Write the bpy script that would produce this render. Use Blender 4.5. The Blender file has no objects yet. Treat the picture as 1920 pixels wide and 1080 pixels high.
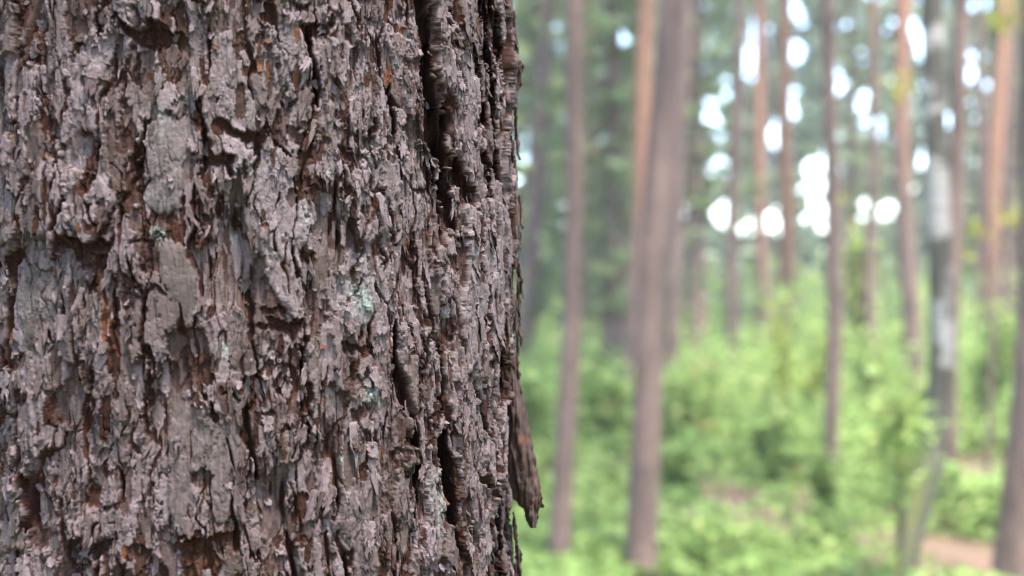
import bpy, math, random
import numpy as np
from mathutils import Vector, Matrix

# ------------------------------------------------------------------ camera, sky, sun, exposure
SC = bpy.context.scene
COL = SC.collection
CAM_Z = 1.35
FPX = 2667.0                 # focal length in photo pixels (50 mm on a 36 mm sensor, 1920 px wide)
HORIZON = 575.0
PITCH = math.atan((HORIZON - 540.0) / FPX)
cd = bpy.data.cameras.new('camera')
cam = bpy.data.objects.new('camera', cd); COL.objects.link(cam)
cam.location = (0, 0, CAM_Z)
cam.rotation_euler = (math.pi / 2 + PITCH, 0, 0)
cd.lens = 50; cd.sensor_width = 36; cd.clip_start = 0.02; cd.clip_end = 2000
cd.dof.use_dof = True; cd.dof.focus_distance = 0.978; cd.dof.aperture_fstop = 4.4
SC.camera = cam

SUN_EL, SUN_AZ = math.radians(69), math.radians(148)     # azimuth from +Y clockwise: behind the camera, a little to the right
w = bpy.data.worlds.new('World'); SC.world = w; w.use_nodes = True
nt = w.node_tree
sky = nt.nodes.new('ShaderNodeTexSky'); sky.sky_type = 'NISHITA'; sky.sun_disc = False
sky.sun_elevation = SUN_EL; sky.sun_rotation = SUN_AZ
sky.air_density = 1.0; sky.dust_density = 1.0; sky.ozone_density = 1.0
bg = nt.nodes['Background']; bg.inputs['Strength'].default_value = 0.11
nt.links.new(sky.outputs['Color'], bg.inputs['Color'])
sd = bpy.data.lights.new('sun', 'SUN'); sd.energy = 1.5; sd.angle = math.radians(10); sd.color = (1.0, 0.94, 0.86)
sun = bpy.data.objects.new('sun', sd); COL.objects.link(sun)
sdir = Vector((math.sin(SUN_AZ) * math.cos(SUN_EL), math.cos(SUN_AZ) * math.cos(SUN_EL), math.sin(SUN_EL)))
sun.rotation_euler = sdir.to_track_quat('Z', 'Y').to_euler()
sun.location = sdir * 60
SC.view_settings.view_transform = 'Standard'; SC.view_settings.look = 'None'
SC.view_settings.exposure = 3.56; SC.view_settings.gamma = 1.0
SC.view_settings.use_curve_mapping = False
SC.cycles.use_denoising = True; SC.cycles.filter_width = 1.1
SC.cycles.max_bounces = 8; SC.cycles.transparent_max_bounces = 8
SC.cycles.sample_clamp_indirect = 8

rng = np.random.default_rng(7)
random.seed(7)

# ------------------------------------------------------------------ helpers
def ray(px, py):
    """direction in world space through a photo pixel (1920 x 1080)"""
    d = Vector(((px - 960) / FPX, 1.0, (540 - py) / FPX))
    return Matrix.Rotation(PITCH, 3, 'X') @ d

def at(px, py, depth):
    d = ray(px, py); return Vector((0, 0, CAM_Z)) + d * (depth / d.y)

def mesh_np(name, V, F, mat=None, attrs=None, smooth=True):
    """mesh from numpy arrays; F is (n,3) or (n,4); attrs = {name: (n,4) point colours}"""
    V = np.ascontiguousarray(V, dtype=np.float32); F = np.ascontiguousarray(F, dtype=np.int32)
    me = bpy.data.meshes.new(name)
    k = F.shape[1]
    me.vertices.add(len(V)); me.vertices.foreach_set('co', V.ravel())
    me.loops.add(F.size); me.loops.foreach_set('vertex_index', F.ravel())
    me.polygons.add(len(F)); me.polygons.foreach_set('loop_start', np.arange(len(F), dtype=np.int32) * k)
    me.update(calc_edges=True)
    if smooth: me.shade_smooth()
    else: me.shade_flat()
    for an, arr in (attrs or {}).items():
        at_ = me.attributes.new(an, 'FLOAT_COLOR', 'POINT')
        at_.data.foreach_set('color', np.ascontiguousarray(arr, dtype=np.float32).ravel())
    me.validate()
    if mat: me.materials.append(mat)
    return me

def link(name, me, parent=None):
    o = bpy.data.objects.new(name, me); COL.objects.link(o); o.parent = parent
    return o

def tag(o, label=None, cat=None, group=None, kind=None):
    if label: o['label'] = label
    if cat: o['category'] = cat
    if group: o['group'] = group
    if kind: o['kind'] = kind
    return o

def lattice(seed, n=256):
    r = np.random.default_rng(seed); a = r.random((n, n)) * 2 * np.pi
    return np.cos(a), np.sin(a)
_lat = {}
def perlin(x, y, seed=0):
    if seed not in _lat: _lat[seed] = lattice(seed)
    gx, gy = _lat[seed]
    x = np.asarray(x, dtype=np.float64); y = np.asarray(y, dtype=np.float64)
    x, y = np.broadcast_arrays(x, y)
    xi = np.floor(x).astype(np.int64); yi = np.floor(y).astype(np.int64)
    fx = x - xi; fy = y - yi
    u = fx * fx * fx * (fx * (fx * 6 - 15) + 10); v = fy * fy * fy * (fy * (fy * 6 - 15) + 10)
    x0 = xi & 255; x1 = (xi + 1) & 255; y0 = yi & 255; y1 = (yi + 1) & 255
    n00 = gx[y0, x0] * fx + gy[y0, x0] * fy
    n10 = gx[y0, x1] * (fx - 1) + gy[y0, x1] * fy
    n01 = gx[y1, x0] * fx + gy[y1, x0] * (fy - 1)
    n11 = gx[y1, x1] * (fx - 1) + gy[y1, x1] * (fy - 1)
    return ((n00 * (1 - u) + n10 * u) * (1 - v) + (n01 * (1 - u) + n11 * u) * v) * 1.5
def fbm(x, y, seed=0, octv=4, gain=0.5):
    s = 0; a = 1
    for k in range(octv):
        s = s + a * perlin(x * 2 ** k, y * 2 ** k, seed + k * 17); a *= gain
    return s

# ------------------------------------------------------------------ materials
def new_mat(name):
    m = bpy.data.materials.new(name); m.use_nodes = True
    nt = m.node_tree; p = nt.nodes['Principled BSDF']
    return m, nt, p
def N(nt, t, **kw):
    n = nt.nodes.new(t)
    for k, v in kw.items():
        if hasattr(n, k): setattr(n, k, v)
    return n
def mixc(nt, fac, a, b, blend='MIX'):
    n = nt.nodes.new('ShaderNodeMix'); n.data_type = 'RGBA'; n.blend_type = blend
    for s, v in ((n.inputs[0], fac), (n.inputs[6], a), (n.inputs[7], b)):
        if hasattr(v, 'links'): nt.links.new(v, s)
        elif isinstance(v, (tuple, list)): s.default_value = (*v, 1) if len(v) == 3 else v
        else: s.default_value = v
    return n.outputs[2]
def noise(nt, scale, detail=4, rough=0.55, vec=None, dist=0.0):
    n = nt.nodes.new('ShaderNodeTexNoise'); n.inputs['Scale'].default_value = scale
    n.inputs['Detail'].default_value = detail; n.inputs['Roughness'].default_value = rough
    n.inputs['Distortion'].default_value = dist
    if vec is not None: nt.links.new(vec, n.inputs['Vector'])
    return n.outputs['Fac']
def ramp(nt, fac, stops):
    n = nt.nodes.new('ShaderNodeValToRGB'); cr = n.color_ramp
    while len(cr.elements) < len(stops): cr.elements.new(0.5)
    for e, (p, c) in zip(cr.elements, stops):
        e.position = p; e.color = (*c, 1) if isinstance(c, tuple) else (c, c, c, 1)
    nt.links.new(fac, n.inputs[0]); return n.outputs[0]
def scaled(nt, sc):
    tc = nt.nodes.new('ShaderNodeTexCoord'); mp = nt.nodes.new('ShaderNodeMapping')
    mp.inputs['Scale'].default_value = sc; nt.links.new(tc.outputs['Object'], mp.inputs[0])
    return mp.outputs[0]

def make_bark_material():
    """weathered pine bark: attribute r = weathering (0 inner red bark, darkened to add crack shade, 1 silver outer), g = random per scale, b = lichen, a = rust"""
    m, nt, p = new_mat('pine_bark')
    a = nt.nodes.new('ShaderNodeAttribute'); a.attribute_name = 'bark'
    sep = nt.nodes.new('ShaderNodeSeparateColor'); nt.links.new(a.outputs['Color'], sep.inputs[0])
    v1 = scaled(nt, (1, 1, 0.45)); v2 = scaled(nt, (1, 1, 2.2)); v3 = scaled(nt, (1, 1, 1))
    inner = mixc(nt, noise(nt, 90, 4, .6, v1), (0.0080, 0.0036, 0.0024), (0.041, 0.0175, 0.0115))  # inner bark colour, deepened so fissures read as shaded
    outer = mixc(nt, noise(nt, 140, 5, .65, v2), (0.017, 0.0102, 0.0088), (0.186, 0.136, 0.136))
    brown = mixc(nt, noise(nt, 60, 5, .6, v1), (0.012, 0.0070, 0.0052), (0.074, 0.048, 0.039))
    outer2 = mixc(nt, ramp(nt, sep.outputs[1], [(.28, 0.0), (1.0, 1.0)]), brown, outer)
    nz = noise(nt, 240, 3, .6, v3)
    ad = nt.nodes.new('ShaderNodeMath'); ad.operation = 'MULTIPLY_ADD'; ad.inputs[1].default_value = 0.55; 
    nt.links.new(nz, ad.inputs[0])
    sb = nt.nodes.new('ShaderNodeMath'); sb.operation = 'SUBTRACT'; sb.inputs[1].default_value = 0.275
    nt.links.new(sep.outputs[0], sb.inputs[0]); nt.links.new(sb.outputs[0], ad.inputs[2])
    c = mixc(nt, ramp(nt, ad.outputs[0], [(.15, 0.0), (.62, 1.0)]), inner, outer2)
    c = mixc(nt, a.outputs['Alpha'], c, mixc(nt, noise(nt, 200, 3, .6, v3), (0.04, 0.0125, 0.0045), (0.13, 0.045, 0.016)))
    lm = nt.nodes.new('ShaderNodeMath'); lm.operation = 'MULTIPLY'
    nt.links.new(sep.outputs[2], lm.inputs[0])
    nt.links.new(ramp(nt, noise(nt, 330, 4, .7, v3), [(.40, 0.0), (.56, 1.0)]), lm.inputs[1])
    c = mixc(nt, lm.outputs[0], c, mixc(nt, noise(nt, 500, 2, .5, v3), (0.085, 0.105, 0.085), (0.20, 0.23, 0.20)))
    nt.links.new(c, p.inputs['Base Color'])
    p.inputs['Roughness'].default_value = 0.62
    sp = nt.nodes.new('ShaderNodeMath'); sp.operation = 'MULTIPLY'; sp.inputs[1].default_value = .28
    nt.links.new(ramp(nt, sep.outputs[0], [(.2, 0.1), (.8, 1.0)]), sp.inputs[0]); nt.links.new(sp.outputs[0], p.inputs['Specular IOR Level'])
    b = nt.nodes.new('ShaderNodeBump'); b.inputs['Strength'].default_value = 0.6; b.inputs['Distance'].default_value = 0.0009
    mx = nt.nodes.new('ShaderNodeMath'); mx.operation = 'ADD'
    nt.links.new(noise(nt, 700, 4, .65, v2), mx.inputs[0]); nt.links.new(noise(nt, 1500, 2, .6, v3), mx.inputs[1])
    nt.links.new(mx.outputs[0], b.inputs['Height']); nt.links.new(b.outputs[0], p.inputs['Normal'])
    return m

BARK = make_bark_material()

# ------------------------------------------------------------------ the big pine in front
PHI_R = math.atan((949 - 960) / FPX)
HALF = 0.195
PHI_C = PHI_R - HALF
DC = 1.12
RAD = DC * math.sin(HALF)
AX = Vector((DC * math.sin(PHI_C), DC * math.cos(PHI_C)))          # axis of the trunk in plan
A0 = math.atan2(-AX.y, -AX.x)                                      # direction from the axis to the camera
S = (DC - RAD) / FPX                                               # metres per photo pixel on the front of the trunk
PX0 = 960 + FPX * math.tan(PHI_C)

def zfront(py):   # height at the front line of the trunk for photo row py
    d = ray(PX0, py); return CAM_Z + d.z / math.hypot(d.x, d.y) * (DC - RAD)
Z0 = zfront(0)
def uv(px, py):
    """photo pixel -> (u, v) on the unrolled trunk, in units of S"""
    d = ray(px, py); h = math.hypot(d.x, d.y); dx, dy = d.x / h, d.y / h
    b = AX.x * dx + AX.y * dy; c = DC * DC - RAD * RAD
    disc = b * b - c
    t = b - math.sqrt(disc) if disc > 0 else b
    x, y = dx * t - AX.x, dy * t - AX.y
    th = math.atan2(y, x) - A0
    th = (th + math.pi) % (2 * math.pi) - math.pi
    z = CAM_Z + d.z / h * t
    return PX0 + th * RAD / S, (Z0 - z) / S

DU = 0.00055 / S
UMIN = PX0 - math.radians(49) * RAD / S
UMAX = PX0 + math.radians(106) * RAD / S
VMIN, VMAX = -150.0, 1250.0
us = np.arange(UMIN, UMAX, DU); vs = np.arange(VMIN, VMAX, DU)
UU, VV = np.meshgrid(us, vs)
NH, NW = UU.shape

def build_bark():
    mm = 0.001 / S                       # one millimetre in units of S; heights below are in mm
    W1x = fbm(UU / 60, VV / 110, 3, 4) * 16; W1y = fbm(UU / 70, VV / 90, 5, 4) * 22
    W2x = fbm(UU / 15, VV / 55, 11, 3) * 5; W2y = fbm(UU / 12, VV / 30, 13, 3) * 7
    N1 = fbm(UU / 20, VV / 42, 21, 4); N2 = fbm(UU / 6, VV / 21, 23, 3)
    # ---- plates: warped, tall Voronoi cells
    r = np.random.default_rng(11)
    seeds = []
    cw, ch = 92, 215
    for i, u in enumerate(np.arange(UMIN - cw, UMAX + cw, cw)):
        off = r.random() * ch
        for v in np.arange(VMIN - ch, VMAX + ch, ch):
            seeds.append((u + r.normal() * 20, v + off + r.normal() * 40))
    seeds = np.array(seeds)
    def cells(sd_, asp, X, Y, ru, rv):
        F1 = np.full(UU.shape, 1e9); F2 = F1.copy(); L = np.zeros(UU.shape, np.int32); L2 = L.copy()
        for k, (su, sv) in enumerate(sd_):
            i0 = max(0, int((su - ru - UMIN) / DU)); i1 = min(NW, int((su + ru - UMIN) / DU))
            j0 = max(0, int((sv - rv - VMIN) / DU)); j1 = min(NH, int((sv + rv - VMIN) / DU))
            if i0 >= i1 or j0 >= j1: continue
            sl = np.s_[j0:j1, i0:i1]
            d = np.hypot(X[sl] - su, (Y[sl] - sv) * asp)
            f1, f2, l = F1[sl], F2[sl], L[sl]
            nearer = d < f1
            L2[sl] = np.where(nearer, l, np.where(d < f2, k, L2[sl])); F2[sl] = np.where(nearer, f1, np.minimum(f2, d))
            L[sl] = np.where(nearer, k, l); F1[sl] = np.minimum(f1, d)
        return F1, F2, L, L2
    asp = 0.42
    F1, F2, L, L2 = cells(seeds, asp, UU + W1x + W2x, VV + W1y + W2y, 230, 480)
    edge = (F2 - F1)
    K = len(seeds)
    ph = r.normal(0, 2.6, K); tu = r.normal(0, 0.016, K); tv = r.normal(0.007, 0.006, K); ph *= np.where(seeds[:, 0] > uv(900, 500)[0], 1.7, 1.0)
    H = ph[L] + (UU - seeds[L, 0]) * tu[L] + (VV - seeds[L, 1]) * tv[L]
    H += fbm(UU / 170, VV / 420, 31, 2) * 1.6
    # upright slats within the plates
    cs = []; u = UMIN - 30
    while u < UMAX + 30:
        wide = r.uniform(15, 34) * (1.5 if u > uv(780, 500)[0] else 1.0); v = VMIN - r.uniform(0, 250)
        while v < VMAX + 200:
            l = r.uniform(110, 330); cs.append((u + r.normal(0, 3), v)); v += l
        u += wide
    cs = np.array(cs)
    c1, c2, CL, CL2 = cells(cs, .10, UU + fbm(UU / 60, VV / 150, 71, 3) * 13 + fbm(UU / 14, VV / 60, 75, 2) * 2, VV + fbm(UU / 30, VV / 60, 73, 3) * 30, 75, 560)
    amp = np.where(UU > uv(760, 500)[0], 1.9, 1.15)
    H += amp * r.normal(0, 1, len(cs))[CL] + (VV - cs[CL, 1]) * r.normal(.004, .004, len(cs))[CL] + (UU - cs[CL, 0]) * r.normal(0, .035, len(cs))[CL]
    slat_edge = c2 - c1; slat_k = r.random(len(cs))[CL]; slat_tint = r.uniform(-.3, .3, len(cs))[CL]
    AGE_SHADE = 0.72 + 0.22 * N1; TINT = 0.5 + 0.3 * fbm(UU / 40, VV / 90, 41, 3) + slat_tint; RUST = np.zeros(UU.shape); LICH = np.zeros(UU.shape)
    SMOOTH = np.where(r.random(K) < .6, .75, .15)[L] * np.clip(edge / 14, 0, 1)

    def window(u, v, eu, ev):
        i0 = max(0, int((u - eu - UMIN) / DU)); i1 = min(NW, int((u + eu - UMIN) / DU) + 1)
        j0 = max(0, int((v - ev - VMIN) / DU)); j1 = min(NH, int((v + ev - VMIN) / DU) + 1)
        return (i0, i1, j0, j1) if i1 - i0 > 2 and j1 - j0 > 2 else None
    def nwin(A, h, w):
        a = r.integers(0, NH - h); b = r.integers(0, NW - w); return A[a:a + h, b:b + w]

    def flake(u, v, a, b, rot, thick, lift, side, curl, age, tint, taper=0.3, keep=0.28, rough=1.0, rust=0.0, power=3.0):
        wn = window(u, v, a * 1.7 + b * .3, b * 1.55)
        if not wn: return
        i0, i1, j0, j1 = wn; sl = np.s_[j0:j1, i0:i1]
        h, w_ = j1 - j0, i1 - i0
        if h >= NH or w_ >= NW: return
        p = us[i0:i1][None, :] - u; q = vs[j0:j1][:, None] - v
        c, s = math.cos(rot), math.sin(rot)
        x = p * c + q * s; y = -p * s + q * c
        xa = x / a * (1 + taper * y / b); yb = y / b
        d = (np.abs(xa) ** power + np.abs(yb) ** power) ** (1 / power)
        d = d + rough * (0.30 * nwin(N1, h, w_) + 0.11 * nwin(N2, h, w_))
        m = d < 1
        if not m.any(): return
        Hs = H[sl]; h0 = np.median(Hs[m])
        pl = h0 + thick + lift * yb + side * xa + curl * np.clip(d, 0, 1) ** 5 + keep * (Hs - h0)
        m &= pl > Hs
        H[sl] = np.where(m, pl, Hs)
        AGE_SHADE[sl] = np.where(m, age, AGE_SHADE[sl]); TINT[sl] = np.where(m, tint, TINT[sl]); RUST[sl] = np.where(m, rust, RUST[sl])

    def scar(u, v, a, b, depth, age, tint, rough=1.0, rust=0.0, keep=0.5):
        wn = window(u, v, a * 1.5, b * 1.5)
        if not wn: return
        i0, i1, j0, j1 = wn; sl = np.s_[j0:j1, i0:i1]; h, w_ = j1 - j0, i1 - i0
        if h >= NH or w_ >= NW: return
        xa = (us[i0:i1][None, :] - u) / a; yb = (vs[j0:j1][:, None] - v) / b
        d = (np.abs(xa) ** 2.5 + np.abs(yb) ** 2.5) ** .4 + rough * (0.34 * nwin(N1, h, w_) + 0.18 * nwin(N2, h, w_))
        m = d < 1
        if not m.any(): return
        Hs = H[sl]; h0 = np.median(Hs[m])
        pl = h0 - depth * (1 - 0.35 * yb) + keep * (Hs - h0)
        m &= pl < Hs
        H[sl] = np.where(m, pl, Hs); AGE_SHADE[sl] = np.where(m, age, AGE_SHADE[sl]); TINT[sl] = np.where(m, tint, TINT[sl])
        RUST[sl] = np.where(m, rust, RUST[sl])

    def many(n, fn):
        for _ in range(n): fn(r.uniform(UMIN, UMAX), r.uniform(VMIN, VMAX))

    # ---- large scales and missing patches
    many(240, lambda u, v: flake(u, v, r.uniform(16, 40), r.uniform(55, 150), r.normal(0, .14), r.uniform(.8, 2.6), r.uniform(-.3, 1.5),
                                 r.normal(0, .7), r.uniform(-.3, .7), r.uniform(.6, 1), r.uniform(.2, 1), r.uniform(-.2, .5)))
    many(260, lambda u, v: scar(u, v, r.uniform(10, 32), r.uniform(30, 120), r.uniform(1.2, 3.8), r.uniform(.15, .6), r.uniform(0, .7)))

    # ---- hand-placed plates: (outline corners in the photo, proud mm, weathering, tint, smoothness, lichen)
    def plate(poly, proud, age, tint, smooth=0.7, lich=0.0, tiltv=0.0):
        P = np.array([uv(*p) for p in poly]); cu, cv = P.mean(0)
        wn = window(cu, cv, np.ptp(P[:, 0]) * .8 + 15, np.ptp(P[:, 1]) * .8 + 15)
        if not wn: return
        i0, i1, j0, j1 = wn; sl = np.s_[j0:j1, i0:i1]
        x = UU[sl] + W2x[sl] * .8 + N2[sl] * 2; y = VV[sl] + W2y[sl] * .8 + N2[sl] * 2
        ins = np.zeros(x.shape, bool); n = len(P)
        dmin = np.full(x.shape, 1e9)
        for k in range(n):
            ax, ay = P[k]; bx, by = P[(k + 1) % n]
            cond = ((ay > y) != (by > y)) & (x < (bx - ax) * (y - ay) / (by - ay + 1e-9) + ax)
            ins ^= cond
            t = np.clip(((x - ax) * (bx - ax) + (y - ay) * (by - ay)) / ((bx - ax) ** 2 + (by - ay) ** 2 + 1e-9), 0, 1)
            dmin = np.minimum(dmin, np.hypot(x - ax - t * (bx - ax), y - ay - t * (by - ay)))
        if not ins.any(): return
        Hs = H[sl]; h0 = np.mean(Hs[ins])
        hv = np.ptp(P[:, 1]) / 2
        pl = h0 + proud + (1 - smooth) * (Hs - h0) + tiltv * (y - cv) / hv - 1.1 * np.exp(-dmin / 9) + fbm(x / 45, y / 80, 77, 3) * .9
        H[sl] = np.where(ins, np.maximum(pl, Hs - 1.0), Hs)
        AGE_SHADE[sl] = np.where(ins, age + .12 * N1[sl], AGE_SHADE[sl]); TINT[sl] = np.where(ins, tint + .15 * N2[sl], TINT[sl])
        SMOOTH[sl] = np.where(ins, smooth, SMOOTH[sl]); LICH[sl] = np.where(ins, lich, LICH[sl]); RUST[sl] = np.where(ins, 0, RUST[sl])
    for a in PLATES: plate(*a)

    # ---- medium
    many(800, lambda u, v: flake(u, v, r.uniform(6, 17), r.uniform(20, 75), r.normal(0, .12), r.uniform(.5, 1.6), r.uniform(-.2, 1.2),
                                  r.normal(0, .35), r.uniform(-.1, .4), r.uniform(.55, 1), r.uniform(.1, 1), r.uniform(-.1, .7))
         if r.random() > smooth_at(SMOOTH, u, v) else None)
    many(700, lambda u, v: scar(u, v, r.uniform(4, 13), r.uniform(12, 52), r.uniform(.6, 2.3), r.uniform(.1, .65), r.uniform(0, .8))
         if r.random() > smooth_at(SMOOTH, u, v) else None)

    # ---- small scales, chips and crumbs
    many(1700, lambda u, v: flake(u, v, r.uniform(2.6, 8), r.uniform(5, 26), r.normal(0, .22), r.uniform(.2, .8), r.uniform(-.1, .9),
                                  r.normal(0, .3), r.uniform(-.1, .5), r.uniform(.5, 1), r.uniform(.1, 1), r.uniform(0, .9), .5, .8)
         if r.random() > 1.1 * smooth_at(SMOOTH, u, v) else None)
    many(1050, lambda u, v: scar(u, v, r.uniform(2.2, 6), r.uniform(5, 24), r.uniform(.3, 1.1), r.uniform(.05, .7), r.uniform(0, .8), .8)
         if r.random() > .95 * smooth_at(SMOOTH, u, v) else None)
    many(45, lambda u, v: scar(u, v, r.uniform(3, 7), r.uniform(6, 18), .5, .2, .3, .8, r.uniform(.5, 1)))
    # ---- cracks between the plates, cut through all the scales: strong along the trunk, weak across it
    pair = ((L + L2) * 7919 + np.abs(L - L2) * 104729) % 1000 / 1000.0
    crk = np.clip((pair - 0.15) / 0.85, 0, 1)
    su_ = seeds[L, 0] - seeds[L2, 0]; sv_ = (seeds[L, 1] - seeds[L2, 1]) * asp
    vert = np.abs(su_) / (np.hypot(su_, sv_) + 1e-6)
    crk = crk * np.clip(vert * 1.6 - .5, .05, 1)
    wid = 2.5 + 9 * crk
    for lay in range(3):
        nn = fbm(UU / 26, VV / 70, 121 + lay * 7, 2)
        f = np.clip((wid * (1 - .27 * lay) * (1 + .5 * nn) - edge) / 1.6, 0, 1)
        H -= crk * 3.6 * f
        AGE_SHADE = np.where((f > .5) & (crk > .12), .26 - .12 * lay + .08 * N2, AGE_SHADE)  # inner bark plus painted shade: darker with each crack layer
    f = np.clip(((.8 + 3.2 * slat_k ** 2) * amp * (1 + .6 * fbm(UU / 20, VV / 60, 123, 2)) - slat_edge) / 1.5, 0, 1) * (1 - .8 * (SMOOTH > .4))
    H -= f * (1.0 + 2.4 * slat_k ** 2) * amp
    AGE_SHADE = np.where(f > .6, .22 + .1 * N2, AGE_SHADE)
    AGE_SHADE -= .34 * np.clip(fbm(UU / 110, VV / 230, 125, 3) * 1.3 + .1, 0, 1) * (1 - SMOOTH)
    # ---- fissures: polylines traced on the trunk, (points, half width in px, depth in mm)
    FX = UU + fbm(UU / 40, VV / 70, 51, 2) * 10 + perlin(UU / 9, VV / 50, 52) * 2.2; FY = VV + fbm(UU / 30, VV / 60, 53, 2) * 9 + perlin(UU / 7, VV / 40, 54) * 3
    NF = fbm(UU / 40, VV / 60, 55, 2); NL = [fbm(UU / 22, VV / 55, 161 + 5 * k, 2) for k in range(4)]
    def fissure(pts, hw, depth, age=0.08, rust=0.0, sharp=0.35, px=True):
        P = np.array([uv(*p) for p in pts]) if px else np.array(pts, float)
        if px:
            xm, ym = pts[len(pts) // 2]; hw = hw * min(2.6, max(1.0, (uv(min(xm, 958) + 3, ym)[0] - uv(min(xm, 958) - 3, ym)[0]) / 6))
        cu, cv = (P.min(0) + P.max(0)) / 2; e = np.ptp(P, axis=0) / 2 + hw * 2 + 14
        wn = window(cu, cv, e[0], e[1])
        if not wn: return
        i0, i1, j0, j1 = wn; sl = np.s_[j0:j1, i0:i1]; x = FX[sl]; y = FY[sl]
        best = np.full(x.shape, 1e9); par = np.zeros(x.shape)
        for k in range(len(P) - 1):
            ax, ay = P[k]; bx, by = P[k + 1]
            t = np.clip(((x - ax) * (bx - ax) + (y - ay) * (by - ay)) / ((bx - ax) ** 2 + (by - ay) ** 2 + 1e-9), 0, 1)
            d = np.hypot(x - ax - t * (bx - ax), y - ay - t * (by - ay))
            par = np.where(d < best, (k + t) / (len(P) - 1), par); best = np.minimum(best, d)
        ww = hw * (0.55 + 0.45 * np.sin(np.pi * np.clip(par * .9 + .05, 0, 1))) * (1 + .5 * NF[sl])
        tot = depth * (1.5 if px else 1.0); nl = 4 if tot > 5 else 2
        for lay in range(nl):
            f = np.clip((ww * (1 - .62 * lay / nl) * (1 + .35 * NL[lay][sl]) - best) / 2.6, 0, 1)
            H[sl] -= tot / nl * f
            m = f > .5
            AGE_SHADE[sl] = np.where(m, max(age * .6, .24 - .24 * lay / max(1, nl - 1)) + .12 * N2[sl], AGE_SHADE[sl])  # exposed inner bark, with fissure shade put into its colour by depth
        m = best < ww
        RUST[sl] = np.where(m, rust, RUST[sl]); LICH[sl] = np.where(m, 0, LICH[sl])
        SMOOTH[sl] = np.where(m, .5, SMOOTH[sl])
        # stringy floor
        H[sl] += m * (np.abs(perlin(UU[sl] / 5.5, VV[sl] / 70, 91)) * 1.1)
    def ledge(P, depth, fade, age=.2, rust=0.0, lip=1.0):
        P = P[np.argsort(P[:, 0])]; u0, u1 = P[0, 0], P[-1, 0]; ln = max(6.0, u1 - u0)
        wn = window((u0 + u1) / 2, P[:, 1].mean(), ln / 2 + 14, np.ptp(P[:, 1]) / 2 + fade + 60)
        if not wn: return
        i0, i1, j0, j1 = wn; sl = np.s_[j0:j1, i0:i1]; x = UU[sl] + N2[sl] * 2; y = VV[sl] + N1[sl] * 7 + N2[sl] * 3.5
        yl = np.interp(x, P[:, 0], P[:, 1]); d = y - yl
        tp = np.clip(np.minimum(x - u0 + 6, u1 + 6 - x) / (ln * .22), 0, 1)
        fd = fade * (.6 + .4 * tp) * (1 + .4 * NF[sl])
        below = np.where(d > 0, np.clip(1 - d / fd, 0, 1), 0) * tp
        H[sl] += -depth * below + np.where(d <= 0, lip * np.exp(d / 22), 0) * tp
        AGE_SHADE[sl] = np.where(below > .3, age + .12 * N2[sl], AGE_SHADE[sl]); RUST[sl] = np.where(below > .3, rust, RUST[sl])
        LICH[sl] = np.where(below > .3, 0, LICH[sl])
    for a in FISSURES:
        q = np.array(a[0], float)
        if np.ptp(q[:, 0]) > 1.2 * np.ptp(q[:, 1]):
            ledge(np.array([uv(*p) for p in a[0]]), a[2] * 1.25, a[1] * 4.5, a[3] if len(a) > 3 else .12, a[4] if len(a) > 4 else 0.0, 1.3)
        else: fissure(*a)
    # smaller vertical cracks between scales, everywhere
    for _ in range(330):
        u, v = r.uniform(UMIN, UMAX), r.uniform(VMIN, VMAX); l = r.uniform(25, 120); g = r.normal(0, .08)
        k = 1.0 + 0.5 * (u > PX0 + 250)
        fissure([(u, v), (u + g * l + r.normal(0, 2), v + l * .5), (u + r.normal(0, .1) * l, v + l)], r.uniform(1.6, 4.2) * k, r.uniform(1.2, 4.5) * k, r.uniform(.02, .3), 0.0, 0.5, False)
    for _ in range(75):       # longer cracks that run down the trunk
        u, v = r.uniform(UMIN, UMAX), r.uniform(VMIN - 100, VMAX); l = r.uniform(90, 260)
        fissure([(u, v), (u + r.normal(0, 7), v + l * .33), (u + r.normal(0, 9), v + l * .66), (u + r.normal(0, 10), v + l)], r.uniform(3, 6.5), r.uniform(4, 9), r.uniform(.02, .2), 0.0, 0.4, False)
    for _ in range(26):       # slabs of the shoulder stand apart
        u, v = r.uniform(uv(830, 500)[0], UMAX), r.uniform(VMIN - 150, VMAX); l = r.uniform(150, 420)
        fissure([(u, v), (u + r.normal(0, 10), v + l * .33), (u + r.normal(0, 12), v + l * .66), (u + r.normal(0, 14), v + l)], r.uniform(7, 15), r.uniform(7, 13), r.uniform(.02, .2), 0.0, 0.35, False)
    for _ in range(130):       # short ledges where a scale breaks off
        u, v = r.uniform(UMIN, UMAX), r.uniform(VMIN, VMAX); l = r.uniform(12, 46)
        ledge(np.array([(u, v), (u + l * .5, v + r.normal(0, 6)), (u + l, v + r.normal(0, 8))]), r.uniform(1.5, 4.5), r.uniform(12, 40), r.uniform(.1, .4), 0.0, r.uniform(.3, 1.2))

    for (x, y, a, b, ru) in RUSTS:
        u, v = uv(x, y); flake(u, v, a, b, .45 if x == 733 else .1, .6, 1.2, .2, .1, .3, .3, .1, .3, .5, ru)
    for (x, y, rad_, st) in LICHENS:
        u, v = uv(x, y); d = np.hypot(UU - u, (VV - v) * .62) / rad_
        LICH = np.maximum(LICH, st * np.clip(1.25 - d + .5 * N1 + .3 * N2, 0, 1))
    # ---- fine relief: fibres along the trunk, wrinkles across it
    rid = 1 - np.abs(perlin(UU / 7 + W2x * .15, VV / 75, 95))
    fib = np.clip(fbm(UU / 90, VV / 160, 97, 2) + .15 + (UU > uv(760, 500)[0]) * .25, 0, 1)
    H += (rid - .8) * 1.5 * fib * (1 - SMOOTH)
    FL = np.clip((H + 12) / 8, 0, 1)
    H += fbm(UU / 9, VV / 6, 61, 3) * .15 * (1 - .3 * SMOOTH) * FL + fbm(UU / 26, VV / 30, 63, 3) * .25
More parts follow.
